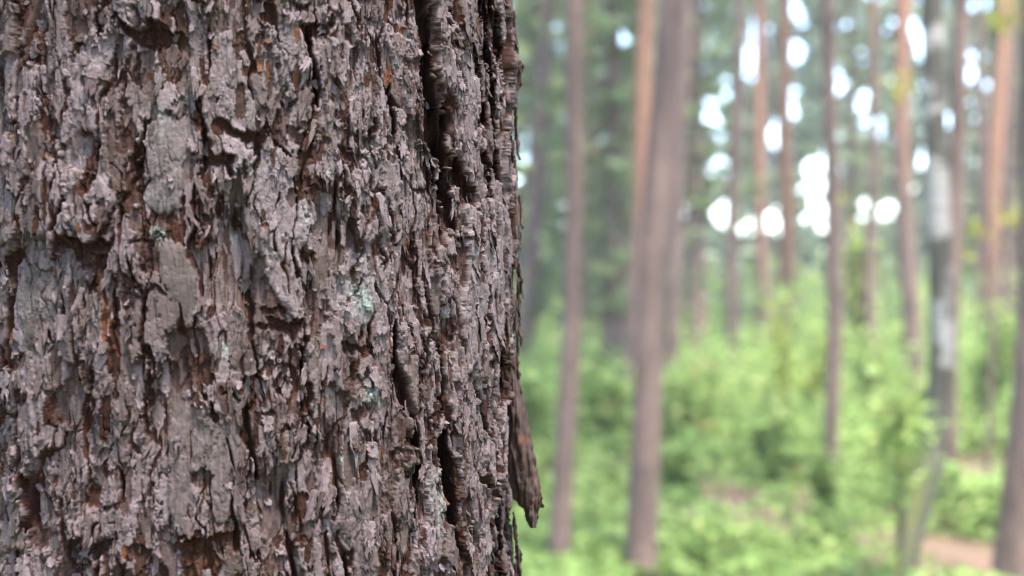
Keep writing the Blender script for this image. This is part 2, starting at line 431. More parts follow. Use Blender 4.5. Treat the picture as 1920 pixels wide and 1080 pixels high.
    # deep floors and walls are drawn out along the grain
    cs_ = np.cumsum(np.pad(H, ((21, 20), (0, 0)), mode='edge'), 0); Hb = (cs_[40:] - np.concatenate([np.zeros((1, NW)), cs_[:-41]])) / 41
    H = H + (Hb[:NH] - H) * .9 * np.clip((-H - 2) / 3, 0, 1)
    def box(A, k, ax):
        p = [(0, 0), (0, 0)]; p[ax] = (k, k); B = np.pad(A, p, mode='edge'); n = A.shape[ax]
        return sum(np.take(B, np.arange(q, q + n), axis=ax) for q in range(2 * k + 1)) / (2 * k + 1)
    wt = np.clip((UU - uv(560, 500)[0]) / (uv(800, 500)[0] - uv(560, 500)[0]), 0, 1)      # the shoulder is stringier, worn along the grain
    wall = np.clip((box(H, 8, 1) - H - .7) / 1.3, 0, 1) * wt
    H = H + (box(H, 6, 0) - H) * wall * .92
    H += (.5 - np.abs(perlin(UU / 3.6, VV / 95, 133))) * 1.0 * wall
    for sc, ln, dp, sd_ in ((11, 170, 1.7, 135), (6.5, 120, .9, 137)):           # hairline splits along the grain
        H -= dp * np.clip(1 - np.abs(perlin(UU / sc + W2x * .08, VV / ln, sd_)) * 8, 0, 1) * np.clip(.25 + wt + fbm(UU / 60, VV / 130, sd_ + 1, 2), 0, 1) * (1 - wall)
    H = np.clip(H, -33, 12)
    AGE_SHADE = np.clip(AGE_SHADE, 0, 1); TINT = np.clip(TINT + .12 * N2, 0, 1)
    return H, L, np.stack([AGE_SHADE, TINT, np.clip(LICH, 0, 1), np.clip(RUST, 0, 1)], -1)

def smooth_at(SM, u, v):
    i = min(NW - 1, max(0, int((u - UMIN) / DU))); j = min(NH - 1, max(0, int((v - VMIN) / DU))); return SM[j, i]

PLATES = [
    ([(275, 235), (300, 208), (330, 225), (345, 290), (340, 390), (305, 405), (272, 380)], 2.6, .85, .45, .8, .10, .3),
    ([(445, 262), (490, 252), (520, 268), (545, 330), (575, 420), (582, 520), (560, 585), (530, 580), (490, 500), (462, 420), (448, 330)], 3.0, .95, .8, .6, .05, .6),
    ([(300, 470), (312, 446), (345, 462), (372, 500), (368, 560), (362, 615), (330, 610), (318, 545), (302, 520)], 3.2, .7, .12, .9, .05, .5),
    ([(40, 470), (70, 455), (128, 462), (130, 510), (112, 560), (98, 640), (52, 640), (35, 560)], 2.6, .8, .55, .7, .08, .3),
    ([(420, 570), (480, 565), (520, 590), (515, 650), (470, 700), (425, 690)], 1.8, .6, .05, .8, .0, .2),
    ([(318, 800), (345, 760), (400, 770), (448, 790), (452, 850), (448, 985), (402, 978), (385, 900), (375, 990), (330, 1005), (318, 930)], 3.2, .85, .42, .85, .02, .5),
    ([(618, 500), (660, 470), (712, 480), (725, 540), (715, 600), (660, 612), (622, 580)], 2.2, .95, .8, .5, .12, .2),
    ([(868, 385), (905, 372), (938, 385), (940, 500), (930, 640), (905, 720), (868, 700), (860, 600), (872, 500)], 3.5, .95, .72, .75, .05, .2),
    ([(838, 45), (870, 35), (890, 150), (905, 260), (918, 360), (900, 378), (872, 330), (850, 270), (842, 160)], 3.8, .95, .75, .75, .0, 1.0),
    ([(655, 720), (690, 715), (712, 800), (716, 900), (704, 1090), (655, 1090), (622, 980), (640, 840)], 2.0, .8, .5, .75, .0, .2),
    ([(40, 650), (80, 640), (130, 652), (136, 700), (110, 730), (62, 735), (44, 700)], 2.2, .85, .55, .75, .0, .8),
    ([(132, 270), (160, 255), (170, 300), (160, 352), (138, 345)], 1.4, .95, .85, .8, .0, .8),
    ([(218, -40), (300, -40), (305, 20), (300, 46), (268, 38), (255, 8), (222, 14)], 5.0, 1.0, .8, .6, .0, .8),
    ([(-30, 250), (55, 300), (68, 440), (40, 448), (0, 466), (-40, 470)], 3.2, .8, .6, .35, .0, .8),
    ([(70, 300), (120, 310), (190, 330), (225, 360), (218, 430), (185, 446), (150, 434), (78, 440)], 3.6, .92, .75, .3, .0, 1.2),
    ([(145, 110), (195, 20), (222, 60), (205, 130), (165, 200), (150, 300), (132, 250)], 2.2, .95, .8, .6, .0, .4),
    ([(400, 60), (470, 50), (555, 45), (560, 120), (520, 180), (500, 250), (465, 246), (420, 215), (390, 150)], 2.6, .9, .6, .55, .06, .7),
    ([(600, 50), (680, 40), (790, 30), (785, 160), (760, 240), (660, 250), (610, 210)], 1.6, .9, .7, .3, .0, .4),
    ([(60, 790), (120, 800), (130, 900), (115, 1000), (66, 990), (58, 880)], 2.0, .85, .6, .35, .0, .5),
    ([(130, 850), (215, 820), (232, 900), (212, 1000), (165, 1016), (118, 1000)], 2.8, .85, .6, .3, .0, 1.2),
    ([(490, 720), (540, 700), (556, 780), (545, 860), (520, 900), (492, 860), (484, 780)], 2.2, .65, .35, .3, .0, .4),
    ([(700, 280), (760, 270), (800, 330), (815, 420), (770, 440), (720, 380)], 2.0, .9, .65, .45, .05, .3),
    ([(605, 290), (640, 300), (690, 300), (700, 380), (650, 420), (605, 400)], 1.8, .9, .7, .35, .05, .3),
    ([(800, 880), (832, 880), (836, 960), (828, 1020), (806, 1010)], 2.2, .95, .8, .5, .2, .3),
    ([(850, 760), (890, 740), (915, 830), (925, 940), (890, 1000), (858, 900)], 2.8, .9, .6, .65, .0, .5),
    ([(575, 300), (600, 250), (606, 120), (590, 120), (578, 210)], .8, .6, .3, .4, .0, .2),
]
FISSURES = [
    ([(60, 30), (54, 110), (50, 140)], 9, 7), ([(50, 150), (44, 220), (42, 300)], 6, 7), ([(60, 360), (68, 440)], 6, 7),
    ([(-20, 486), (20, 472), (45, 456), (70, 452)], 8, 7), ([(128, 446), (165, 452), (215, 446), (222, 436)], 11, 8), ([(150, 470), (205, 478)], 12, 4, .2),
    ([(246, 360), (232, 400), (226, 435)], 8, 8), ([(272, 270), (258, 330), (246, 365)], 6, 6),
    ([(214, 16), (232, 40), (262, 55), (300, 52), (342, 62), (358, 92)], 9, 8), ([(262, 62), (300, 68), (330, 75)], 9, 4, .15),
    ([(311, -20), (312, 40)], 5, 6), ([(475, 0), (515, 10), (515, 22)], 11, 6, .15),
    ([(560, 42), (590, 44), (618, 40)], 8, 9, .05), ([(578, 45), (588, 75), (584, 130), (598, 200)], 9, 9, .12), ([(568, 50), (580, 70)], 12, 4, .05),
    ([(796, -60), (800, 60), (806, 150), (814, 230), (824, 300), (836, 350)], 15, 15), ([(822, 285), (850, 320), (868, 350), (884, 374)], 13, 9, .1), ([(830, 340), (846, 400), (852, 432)], 9, 9, .12),
    ([(908, -30), (918, 90), (924, 180), (928, 300), (938, 370)], 9, 13), ([(936, 30), (942, 130), (946, 240), (944, 330)], 9, 14), ([(946, 350), (950, 420), (952, 490), (948, 560), (942, 650), (936, 730)], 10, 15),
    ([(408, 214), (436, 238), (462, 250), (500, 254)], 7, 5), ([(380, 266), (402, 288), (440, 292)], 9, 7, .08), ([(415, 290), (438, 330)], 12, 4, .2),
    ([(640, 284), (652, 290), (668, 310)], 10, 7), ([(636, 428), (640, 478)], 5, 8),
    ([(462, 708), (480, 705), (494, 715)], 14, 7, .12), ([(456, 712), (460, 770), (470, 850), (490, 900)], 8, 8, .12),
    ([(36, 790), (44, 880), (52, 950), (40, 1040)], 8, 9), ([(216, 870), (232, 935)], 7, 7),
    ([(118, 1004), (165, 1024), (216, 1008)], 7, 8), ([(155, 1030), (150, 1090)], 7, 8), ([(318, 1012), (360, 1012), (400, 1004), (440, 990)], 9, 7, .1, .15), ([(340, 1030), (420, 1030)], 16, 4, .2, .2),
    ([(445, 1005), (440, 1030)], 10, 7), ([(566, 596), (570, 700), (560, 790), (545, 856)], 5, 7), ([(576, 470), (588, 520)], 4, 6), ([(584, 500), (576, 555)], 6, 7),
    ([(744, 600), (746, 690)], 5, 8), ([(744, 600), (748, 715), (762, 770), (780, 840), (784, 900), (780, 980)], 8, 12), ([(762, 820), (782, 840)], 9, 6),
    ([(830, 800), (838, 860), (846, 950), (862, 1050)], 10, 13), ([(802, 540), (806, 650)], 5, 7), ([(884, 720), (904, 800), (920, 850), (914, 930)], 6, 11),
    ([(24, 560), (12, 650), (20, 700)], 9, 7), ([(-10, 480), (20, 500), (26, 560)], 10, 6, .15), ([(536, 1000), (548, 1090)], 11, 8, .12),
    ([(764, 486), (780, 510)], 8, 8), ([(824, 660), (830, 760), (815, 800)], 6, 8), ([(905, 560), (896, 640)], 4, 7), ([(440, 400), (450, 430)], 8, 6),
    ([(386, 880), (400, 985)], 3, 5), ([(700, 590), (690, 640), (705, 690)], 6, 6), ([(604, 720), (596, 800), (590, 850)], 5, 5),
    ([(640, 640), (690, 650)], 5, 4), ([(0, 760), (20, 780)], 8, 8), ([(950, 760), (952, 900), (950, 1010)], 7, 10), ([(925, 960), (935, 1080)], 6, 9),
    ([(200, 530), (205, 640)], 6, 3, .1, .55), ([(215, 600), (222, 660)], 7, 3, .1, .5), ([(655, 250), (700, 258)], 5, 4), ([(500, 590), (550, 608), (572, 590)], 8, 5),
    ([(890, 900), (925, 935), (936, 945)], 6, 6), ([(250, 480), (262, 540)], 6, 5), ([(180, 480), (188, 540)], 5, 5, .1, .2),
    ([(0, 650), (8, 760)], 6, 7), ([(480, 610), (560, 600)], 3, 3), ([(965, 300), (968, 360)], 6, 8), ([(672, 860), (676, 960)], 2, 3), 
]
RUSTS = [(733, 140, 9, 26, .9), (486, 128, 4, 11, .9), (404, 85, 5, 9, .6), (502, 78, 7, 5, .6), (604, 650, 6, 5, .8), (968, 395, 8, 22, .9), (972, 425, 9, 26, .9), (966, 450, 7, 18, .8),
         (735, 650, 4, 22, .7), (908, 620, 6, 14, .7), (902, 250, 5, 16, .6), (952, 700, 6, 16, .7), (205, 600, 7, 36, .6), (890, 120, 9, 30, .25)]
LICHENS = [(x_, y_, 5, .7) for x_, y_ in ((120, 560), (350, 180), (470, 330), (540, 470), (610, 330), (720, 420), (705, 640), (640, 860), (880, 480), (260, 700), (180, 900), (770, 600), (895, 820), (690, 130))] + [(676, 565, 26, 1.0), (700, 730, 22, .8), (300, 440, 12, .9), (300, 235, 24, .3), (415, 655, 14, .7), (825, 950, 18, .9), (835, 590, 10, .5), (575, 400, 16, .8), (645, 530, 24, .3), (690, 280, 20, .35), (440, 445, 8, .7)]

H, LAB, ATT = build_bark()

TH = (us - PX0) * S / RAD + A0
ZZ = Z0 - vs * S
def bark_points():
    R = RAD + H * 0.001
    # on the right shoulder the slabs overlap like shingles: their gaps run in under the next slab
    k = np.tan(np.radians(np.clip(np.degrees(TH - A0) * 1.12 - 4, 0, 63)))[None, :]
    sh = np.clip(-H - 2.0, 0, 30) * .001 * k
    c, s_ = np.cos(TH)[None, :], np.sin(TH)[None, :]
    return np.stack([AX.x + c * R - s_ * sh, AX.y + s_ * R + c * sh, np.broadcast_to(ZZ[:, None], H.shape)], -1)

big = bpy.data.objects.new('pine_tree', None); COL.objects.link(big)
big.location = (AX.x, AX.y, 0)
tag(big, 'huge pine trunk with flaky grey-brown bark filling the left half', 'tree')

def build_plates():
    P = bark_points() - np.array([AX.x, AX.y, 0.0])
    cosT, sinT = np.cos(TH), np.sin(TH)
    idx = np.arange(NH * NW).reshape(NH, NW)
    fl = LAB[:-1, :-1]                                     # a face takes the label of its corner
    Pf = P.reshape(-1, 3); Af = ATT.reshape(-1, 4)
    # rows run downwards, columns run anticlockwise seen from above: order the corners for outward normals
    quads = np.stack([idx[:-1, :-1], idx[1:, :-1], idx[1:, 1:], idx[:-1, 1:]], -1)
    inward = np.stack([-np.broadcast_to(cosT[None, :], H.shape), -np.broadcast_to(sinT[None, :], H.shape), np.zeros(H.shape)], -1).reshape(-1, 3)
    order = np.argsort(fl.ravel(), kind='stable'); labs = fl.ravel()[order]
    q = quads.reshape(-1, 4)[order]
    cuts = np.flatnonzero(np.diff(labs)) + 1
    groups = np.split(q, cuts)
    small = []
    big_groups = []
    for g in groups:
        (big_groups if len(g) > 900 else small).append(g)
    if small: big_groups[0] = np.concatenate([big_groups[0]] + small)
    for g in big_groups:
        used, inv = np.unique(g, return_inverse=True); g2 = inv.reshape(-1, 4)
        V = Pf[used]; A = Af[used]
        e = np.concatenate([g2[:, [0, 1]], g2[:, [1, 2]], g2[:, [2, 3]], g2[:, [3, 0]]])
        key = np.sort(e, 1); k1 = key[:, 0].astype(np.int64) * len(used) + key[:, 1]
        _, first, cnt = np.unique(k1, return_index=True, return_counts=True)
        be = e[first[cnt == 1]]                            # border edges: each gets a wall going into the wood
        n = len(V); m = len(be)
        top = be.ravel(); Vt = V[top]; Vb = Vt + inward[used][top] * 0.0035
        V2 = np.concatenate([V, Vt, Vb]); A2 = np.concatenate([A, A[top], A[top]])
        i = np.arange(m) * 2 + n
        wall = np.stack([i + 1, i, i + 2 * m, i + 1 + 2 * m], -1)
        me = mesh_np('bark_plate', V2, np.concatenate([g2, wall]), BARK, {'bark': A2})
        link('bark_plate', me, big)
    return len(big_groups)
NPL = build_plates()

# the bark goes on round the sides and the back of the trunk (coarser, never in the photograph)
def build_back():
    st = 3; Hs = H[::st, ::st]; As = ATT[::st, ::st]; dth = (TH[1] - TH[0]) * st; n = Hs.shape[1]
    gap = 2 * math.pi - (TH[-1] - TH[0]); m = int(gap / dth); k = np.arange(m + 1)
    th = TH[0] - k / m * gap
    col = np.minimum(k, n - 1); near_r = k > m - m // 3; col = np.where(near_r, n - 1 - (m - k), col)
    R = RAD + Hs[:, col] * .001; f = np.clip(np.minimum(k, m - k) / 3.0, 0, 1)
    R = R - .0006 * (1 - f)[None, :]
    z = ZZ[::st]; P = np.stack([np.cos(th)[None, :] * R, np.sin(th)[None, :] * R, np.broadcast_to(z[:, None], R.shape)], -1)
    h, w_ = R.shape; idx = np.arange(h * w_).reshape(h, w_)
    q = np.stack([idx[:-1, :-1], idx[:-1, 1:], idx[1:, 1:], idx[1:, :-1]], -1).reshape(-1, 4)
    link('bark_of_the_back', mesh_np('bark_of_the_back', P.reshape(-1, 3), q, BARK, {'bark': As[:, col].reshape(-1, 4)}), big)
build_back()

# curled scales that lift off the plates: thin closed shells
def surf(u, v, h):
    """point on the trunk at unrolled (u, v), h mm proud, in the tree's own space"""
    th = (u - PX0) * S / RAD + A0; R = RAD + h * .001
    return np.stack([np.cos(th) * R, np.sin(th) * R, Z0 - v * S], -1)
def height_at(u, v, a, b, q=65):
    i0, i1 = int((u - a - UMIN) / DU), int((u + a - UMIN) / DU) + 1; j0, j1 = int((v - b - VMIN) / DU), int((v + b - VMIN) / DU) + 1
    i0 = max(0, i0); j0 = max(0, j0); w_ = H[j0:j1, i0:i1]
    return np.percentile(w_, q) if w_.size else 0.0
def chip(r, u, v, a, b, rot, lift, curl, thick, ns=5, ntt=7, age=.9, tint=.6, rust=0.0, h0=None, side=0.0):
    s = np.linspace(-1, 1, ns)[None, :]; t = np.linspace(0, 1, ntt)[:, None]
    wl = (0.55 + .45 * np.sin(np.pi * (t * .8 + .12))) * (1 + r.normal(0, .26, (ntt, 1))) ; wr = (0.55 + .45 * np.sin(np.pi * (t * .8 + .12))) * (1 + r.normal(0, .26, (ntt, 1)))
    x = np.where(s < 0, s * wl, s * wr) * a + r.normal(0, .05 * a, (ntt, ns))
    tip = 1 + r.normal(0, .17, (1, ns)) - .16 * s ** 2 * r.uniform(0, 1.5)
    y = (t * 2 * tip - 1) * b
    hh = -0.7 + lift * t ** 1.6 + curl * s ** 2 * (0.3 + .7 * t) + side * s + r.normal(0, .22, (ntt, ns))
    if h0 is None: h0 = height_at(u, v, a * .7, b * .7)
    c, sn = math.cos(rot), math.sin(rot)
    X = u + x * c - y * sn; Y = v + x * sn + y * c
    top = surf(X, Y, h0 + hh + thick * .5).reshape(-1, 3); bot = surf(X, Y, h0 + hh - thick * .5).reshape(-1, 3)
    n = ns * ntt; idx = np.arange(n).reshape(ntt, ns)
    q = np.stack([idx[:-1, :-1], idx[1:, :-1], idx[1:, 1:], idx[:-1, 1:]], -1).reshape(-1, 4)
    rim = np.concatenate([idx[0, ::-1][:-1], idx[:-1, 0], idx[-1, :-1], idx[:0:-1, -1]])
    rn = np.roll(rim, -1)
    wall = np.stack([rn, rim, rim + n, rn + n], -1)
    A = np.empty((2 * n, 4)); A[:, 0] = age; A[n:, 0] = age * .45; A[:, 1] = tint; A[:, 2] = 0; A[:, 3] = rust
    A[:n, 0] += r.normal(0, .08, n)
    return np.concatenate([top, bot]), np.concatenate([q, q[:, ::-1] + n, wall]), A
def build_chips():
    r = np.random.default_rng(5)
    for k in range(270):
        u = r.uniform(uv(0, 500)[0] - 15, UMAX - 260); v = r.uniform(-60, 1160)
        a, b = r.uniform(4, 13), r.uniform(10, 36)
        V, F, A = chip(r, u, v, a, b, r.normal(0, .25), r.uniform(.6, 3.6), r.uniform(-1.2, 1.6), r.uniform(.5, 1.1), 7, 11, r.uniform(.45, .95), r.uniform(.1, .9), 0.0, None, r.normal(0, .6))
        link('bark_flake', mesh_np('bark_flake', V, F, BARK, {'bark': np.clip(A, 0, 1)}), big)
    Vs, Fs, As, o = [], [], [], 0
    for k in range(550):
        u = r.uniform(UMIN + 30, UMAX - 120); v = r.uniform(VMIN + 30, VMAX - 30)
        V, F, A = chip(r, u, v, r.uniform(2.5, 7), r.uniform(4, 16), r.normal(0, .4), r.uniform(.6, 3.2), r.uniform(-.8, 1.2), r.uniform(.35, .7), 4, 5, r.uniform(.5, 1), r.uniform(.2, 1), r.uniform(.4, 1) if r.random() < .03 else 0.0)
        Vs.append(V); Fs.append(F + o); As.append(A); o += len(V)
    me = mesh_np('bark_crumbs', np.concatenate(Vs), np.concatenate(Fs), BARK, {'bark': np.clip(np.concatenate(As), 0, 1)})
    tag(link('bark_crumbs', me, big), kind='stuff')
build_chips()

# peeling strips on the right-hand outline: rows of (left px, right px, photo y), built on the far shoulder of the trunk
def strip(name, rows, depth, bulge, thick, seed, label=None, nr=46, nc=11):
    rows = np.array(rows, float); tt = np.linspace(0, 1, nr) * (len(rows) - 1)
    k = np.arange(len(rows))
    l = np.interp(tt, k, rows[:, 0]); rr_ = np.interp(tt, k, rows[:, 1]); yy = np.interp(tt, k, rows[:, 2])
    s = np.linspace(0, 1, nc)
    px = l[:, None] + (rr_ - l)[:, None] * s[None, :]; py = np.broadcast_to(yy[:, None], px.shape)
    px = px + perlin(px / 9 + seed, py / 14, seed) * 2.2 * (np.minimum(s, 1 - s)[None, :] < .3) + perlin(px / 30 + 7, py / 7, seed + 9) * 2.0 * (np.minimum(s, 1 - s)[None, :] < .12)
    e = perlin(px / 4, py / 40, seed + 1) * .0035 + np.abs(perlin(px / 7, py / 70, seed + 6)) * .005 + perlin(px / 9, py / 12, seed + 2) * .0012
    dep = depth - bulge * np.sin(np.pi * s)[None, :] + e
    P0 = np.empty(px.shape + (3,)); P1 = P0.copy()
    off = np.array([AX.x, AX.y, 0.0])
    for j in range(nr):
        for i in range(nc):
            P0[j, i] = np.array(at(px[j, i], py[j, i], dep[j, i])) - off
            P1[j, i] = np.array(at(px[j, i], py[j, i], dep[j, i] + thick)) - off
    n = nr * nc; idx = np.arange(n).reshape(nr, nc)
    q = np.stack([idx[:-1, :-1], idx[1:, :-1], idx[1:, 1:], idx[:-1, 1:]], -1).reshape(-1, 4)
    rim = np.concatenate([idx[0, ::-1][:-1], idx[:-1, 0], idx[-1, :-1], idx[:0:-1, -1]]); rn = np.roll(rim, -1)
    F = np.concatenate([q, q[:, ::-1] + n, np.stack([rn, rim, rim + n, rn + n], -1)])
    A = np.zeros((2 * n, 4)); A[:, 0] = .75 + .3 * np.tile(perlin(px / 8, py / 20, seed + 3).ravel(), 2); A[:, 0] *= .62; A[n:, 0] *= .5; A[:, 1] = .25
    A[:, 3] = np.clip(np.tile(perlin(px / 7, py / 30, seed + 4).ravel(), 2) * 1.6 - .55, 0, .7)
    o = link(name, mesh_np(name, np.concatenate([P0.reshape(-1, 3), P1.reshape(-1, 3)]), F, BARK, {'bark': np.clip(A, 0, 1)}), big)
    if label: o['label'] = label
    return o
strip('peeling_bark_strip', [(935, 966, 660), (938, 974, 715), (942, 984, 760), (946, 994, 805), (950, 1003, 850), (954, 1010, 890), (960, 1016, 928), (968, 1016, 944), (982, 1010, 956), (986, 1009, 974), (993, 1005, 990)], 1.084, .010, .006, 201, 'dark bark strip peeling away from the right edge of the trunk', 70, 23)
strip('peeling_bark_strip', [(966, 974, 1022), (966, 979, 1034), (964, 978, 1060), (962, 976, 1110)], 1.085, .004, .004, 211)
strip('peeling_bark_strip', [(966, 976, 112), (968, 983, 122), (968, 980, 136), (969, 978, 152), (966, 973, 170)], 1.085, .003, .003, 221)
strip('bark_splinter', [(1001, 1005, 925), (1005, 1012, 936), (1010, 1019, 946), (1015, 1019, 952)], 1.082, .001, .0012, 231)
for k, (x, y0, y1) in enumerate([(966, 330, 395), (971, 352, 440), (976, 365, 430), (972, 400, 470), (967, 430, 475), (976, 500, 560), (972, 520, 600), (968, 560, 660), (975, 600, 650), (970, 640, 720), (964, 20, 70), (968, 60, 110), (966, 190, 260), (970, 240, 300), (966, 290, 340), (970, 480, 520), (973, 690, 740), (964, 960, 1010), (966, 990, 1030)]):
    strip('bark_splinter', [(x - 3, x + 1, y0), (x - 3, x + 4, y0 + (y1 - y0) * .4), (x - 1, x + 5, y0 + (y1 - y0) * .8), (x + 1, x + 4, y1)], 1.086, .002, .002, 240 + k * 7, None, 18, 5)

# ------------------------------------------------------------------ forest materials
def leaf_material(name, c0, c1, c2, trans=0.45, rough=0.5):
    m, nt, p = new_mat(name)
    a = nt.nodes.new('ShaderNodeAttribute'); a.attribute_name = 'leaf'
    sep = nt.nodes.new('ShaderNodeSeparateColor'); nt.links.new(a.outputs['Color'], sep.inputs[0])
    c = ramp(nt, sep.outputs[0], [(0.0, c0), (0.5, c1), (0.9, c2), (1.0, (c2[0] * .85, c2[1] * .55, c2[2] * .7))])
    nt.links.new(c, p.inputs['Base Color']); p.inputs['Roughness'].default_value = rough; p.inputs['Specular IOR Level'].default_value = .15
    tr = nt.nodes.new('ShaderNodeBsdfTranslucent'); nt.links.new(c, tr.inputs['Color'])
    mx = nt.nodes.new('ShaderNodeMixShader'); mx.inputs[0].default_value = trans
    nt.links.new(p.outputs[0], mx.inputs[1]); nt.links.new(tr.outputs[0], mx.inputs[2])
    nt.links.new(mx.outputs[0], nt.nodes['Material Output'].inputs['Surface'])
    return m
FOL_BUSH = leaf_material('young_leaves', (0.125, 0.175, 0.048), (0.225, 0.325, 0.095), (0.35, 0.38, 0.13))
FOL_SPRUCE = leaf_material('spruce_needles', (0.125, 0.16, 0.075), (0.225, 0.275, 0.125), (0.31, 0.355, 0.17), .5)
FOL_PINE = leaf_material('pine_needles', (0.035, 0.06, 0.028), (0.065, 0.105, 0.045), (0.11, 0.15, 0.06), .3)
FOL_FAR = leaf_material('far_leaves', (0.15, 0.20, 0.125), (0.235, 0.295, 0.185), (0.32, 0.37, 0.235), .5)
FOL_YELLOW = leaf_material('yellow_leaves', (0.16, 0.19, 0.03), (0.26, 0.28, 0.04), (0.34, 0.30, 0.05))

def trunk_material(name, low, high, moss=(0.10, 0.12, 0.02)):
    m, nt, p = new_mat(name)
    a = nt.nodes.new('ShaderNodeAttribute'); a.attribute_name = 'tone'
    sep = nt.nodes.new('ShaderNodeSeparateColor'); nt.links.new(a.outputs['Color'], sep.inputs[0])
    v = scaled(nt, (1, 1, .25)); nz = noise(nt, 14, 4, .6, v)
    nz = mixc(nt, .5, nz, ramp(nt, noise(nt, 3.2, 3, .6, scaled(nt, (2, 2, .9))), [(.38, 0.0), (.62, 1.0)]))
    lo = mixc(nt, nz, tuple(c * .45 for c in low), tuple(c * 1.55 for c in low))
    hi = mixc(nt, nz, tuple(c * .75 for c in high), tuple(c * 1.2 for c in high))
    c = mixc(nt, sep.outputs[0], lo, hi); c = mixc(nt, sep.outputs[1], c, moss)
    nt.links.new(c, p.inputs['Base Color']); p.inputs['Roughness'].default_value = .85
    b = nt.nodes.new('ShaderNodeBump'); b.inputs['Strength'].default_value = .6; b.inputs['Distance'].default_value = .02
    nt.links.new(noise(nt, 30, 5, .65, v), b.inputs['Height']); nt.links.new(b.outputs[0], p.inputs['Normal'])
    return m
TRUNK = trunk_material('pine_trunk', (0.112, 0.068, 0.053), (0.235, 0.110, 0.062))
def birch_material():
    m, nt, p = new_mat('birch_bark')
    a = nt.nodes.new('ShaderNodeAttribute'); a.attribute_name = 'tone'
    sep = nt.nodes.new('ShaderNodeSeparateColor'); nt.links.new(a.outputs['Color'], sep.inputs[0])
    pat = ramp(nt, noise(nt, 4.6, 3, .55, scaled(nt, (.8, .8, 1))), [(.47, 0.0), (.54, 1.0)])
    len_ = ramp(nt, noise(nt, 20, 3, .6, scaled(nt, (.3, .3, 2.5))), [(.36, 0.0), (.5, 1.0)])
    c = mixc(nt, pat, (0.045, 0.038, 0.026), mixc(nt, len_, (0.13, 0.115, 0.10), (0.25, 0.228, 0.20)))
    c = mixc(nt, sep.outputs[0], c, (0.085, 0.078, 0.055)); c = mixc(nt, sep.outputs[1], c, (0.13, 0.14, 0.014))
    nt.links.new(c, p.inputs['Base Color']); p.inputs['Roughness'].default_value = .8
    return m
BIRCH = birch_material()
def ground_material():
    m, nt, p = new_mat('forest_floor')
    v = scaled(nt, (1, 1, 1))
    moss = mixc(nt, noise(nt, 3, 5, .6, v), (0.045, 0.08, 0.015), (0.12, 0.17, 0.035))
    lit = mixc(nt, noise(nt, 9, 6, .7, v), (0.05, 0.028, 0.016), (0.19, 0.105, 0.058))
    f = ramp(nt, noise(nt, .55, 4, .6, v), [(.47, 0.0), (.54, 1.0)])
    a = nt.nodes.new('ShaderNodeAttribute'); a.attribute_name = 'litter'
    sep = nt.nodes.new('ShaderNodeSeparateColor'); nt.links.new(a.outputs['Color'], sep.inputs[0])
    c = mixc(nt, f, moss, lit); c = mixc(nt, sep.outputs[0], c, lit)
    nt.links.new(c, p.inputs['Base Color']); p.inputs['Roughness'].default_value = .9
    b = nt.nodes.new('ShaderNodeBump'); b.inputs['Strength'].default_value = .7; b.inputs['Distance'].default_value = .05
    nt.links.new(noise(nt, 12, 6, .7, v), b.inputs['Height']); nt.links.new(b.outputs[0], p.inputs['Normal'])
    return m

# ------------------------------------------------------------------ ground
LITTER = [(1380, 965, .9), (1770, 1055, .8), (1430, 930, .8), (1690, 1062, .7)]      # where the floor is bare, in the photo
def ground_pt(px, py):
    d = ray(px, py); t = -CAM_Z / d.z; return np.array([d.x * t, d.y * t])
LIT_XY = [(ground_pt(x, y), r_) for x, y, r_ in LITTER]
def gz(x, y):
    x = np.asarray(x, float); y = np.asarray(y, float)
    far = np.clip((np.hypot(x, y) - 3) / 12, 0, 1)
    return fbm(x / 9 + 3.3, y / 9 + 1.7, 301, 3) * .22 * far
def build_ground():
    t = np.linspace(-1, 1, 221); g = np.sign(t) * (np.abs(t) ** 2.6) * 500 + t * 40
    X, Y = np.meshgrid(g, g + 12); Z = gz(X, Y) + fbm(X / 1.3, Y / 1.3, 305, 3) * .035
    n = len(t); idx = np.arange(n * n).reshape(n, n)
    q = np.stack([idx[:-1, :-1], idx[:-1, 1:], idx[1:, 1:], idx[1:, :-1]], -1).reshape(-1, 4)
    lit = np.zeros(X.shape)
    for c, r_ in LIT_XY: lit = np.maximum(lit, np.clip(1.4 - np.hypot((X - c[0]), (Y - c[1]) * .8) / r_, 0, 1))
    A = np.zeros((n * n, 4)); A[:, 0] = lit.ravel()
    o = link('ground', mesh_np('ground', np.stack([X, Y, Z], -1).reshape(-1, 3), q, ground_material(), {'litter': A}))
    tag(o, 'mossy forest floor with patches of brown litter', kind='structure')
build_ground()

# ------------------------------------------------------------------ builders for trees and plants
def tube(pts, rad, sides=14, wob=0.0, seed=0):
    pts = np.array(pts, float); rad = np.array(rad, float); n = len(pts)
    a = np.linspace(0, 2 * np.pi, sides, endpoint=False)
    tan = np.gradient(pts, axis=0); tan /= np.linalg.norm(tan, axis=1)[:, None]
    ref = np.where(np.abs(tan[:, 2:3]) > .8, np.array([[0, 1.0, 0]]), np.array([[0, 0, 1.0]]))
    e1 = np.cross(ref, tan); e1 /= np.linalg.norm(e1, axis=1)[:, None]; e2 = np.cross(tan, e1)
    rr = rad[:, None] * (1 + wob * perlin(np.cos(a)[None, :] * 2 + seed, np.arange(n)[:, None] * .45 + np.sin(a)[None, :] * 2, 401))
    V = pts[:, None, :] + rr[..., None] * (np.cos(a)[None, :, None] * e1[:, None, :] + np.sin(a)[None, :, None] * e2[:, None, :])
    idx = np.arange(n * sides).reshape(n, sides); nx = np.roll(idx, -1, 1)
    q = np.stack([idx[:-1], nx[:-1], nx[1:], idx[1:]], -1).reshape(-1, 4)
    return V.reshape(-1, 3), q
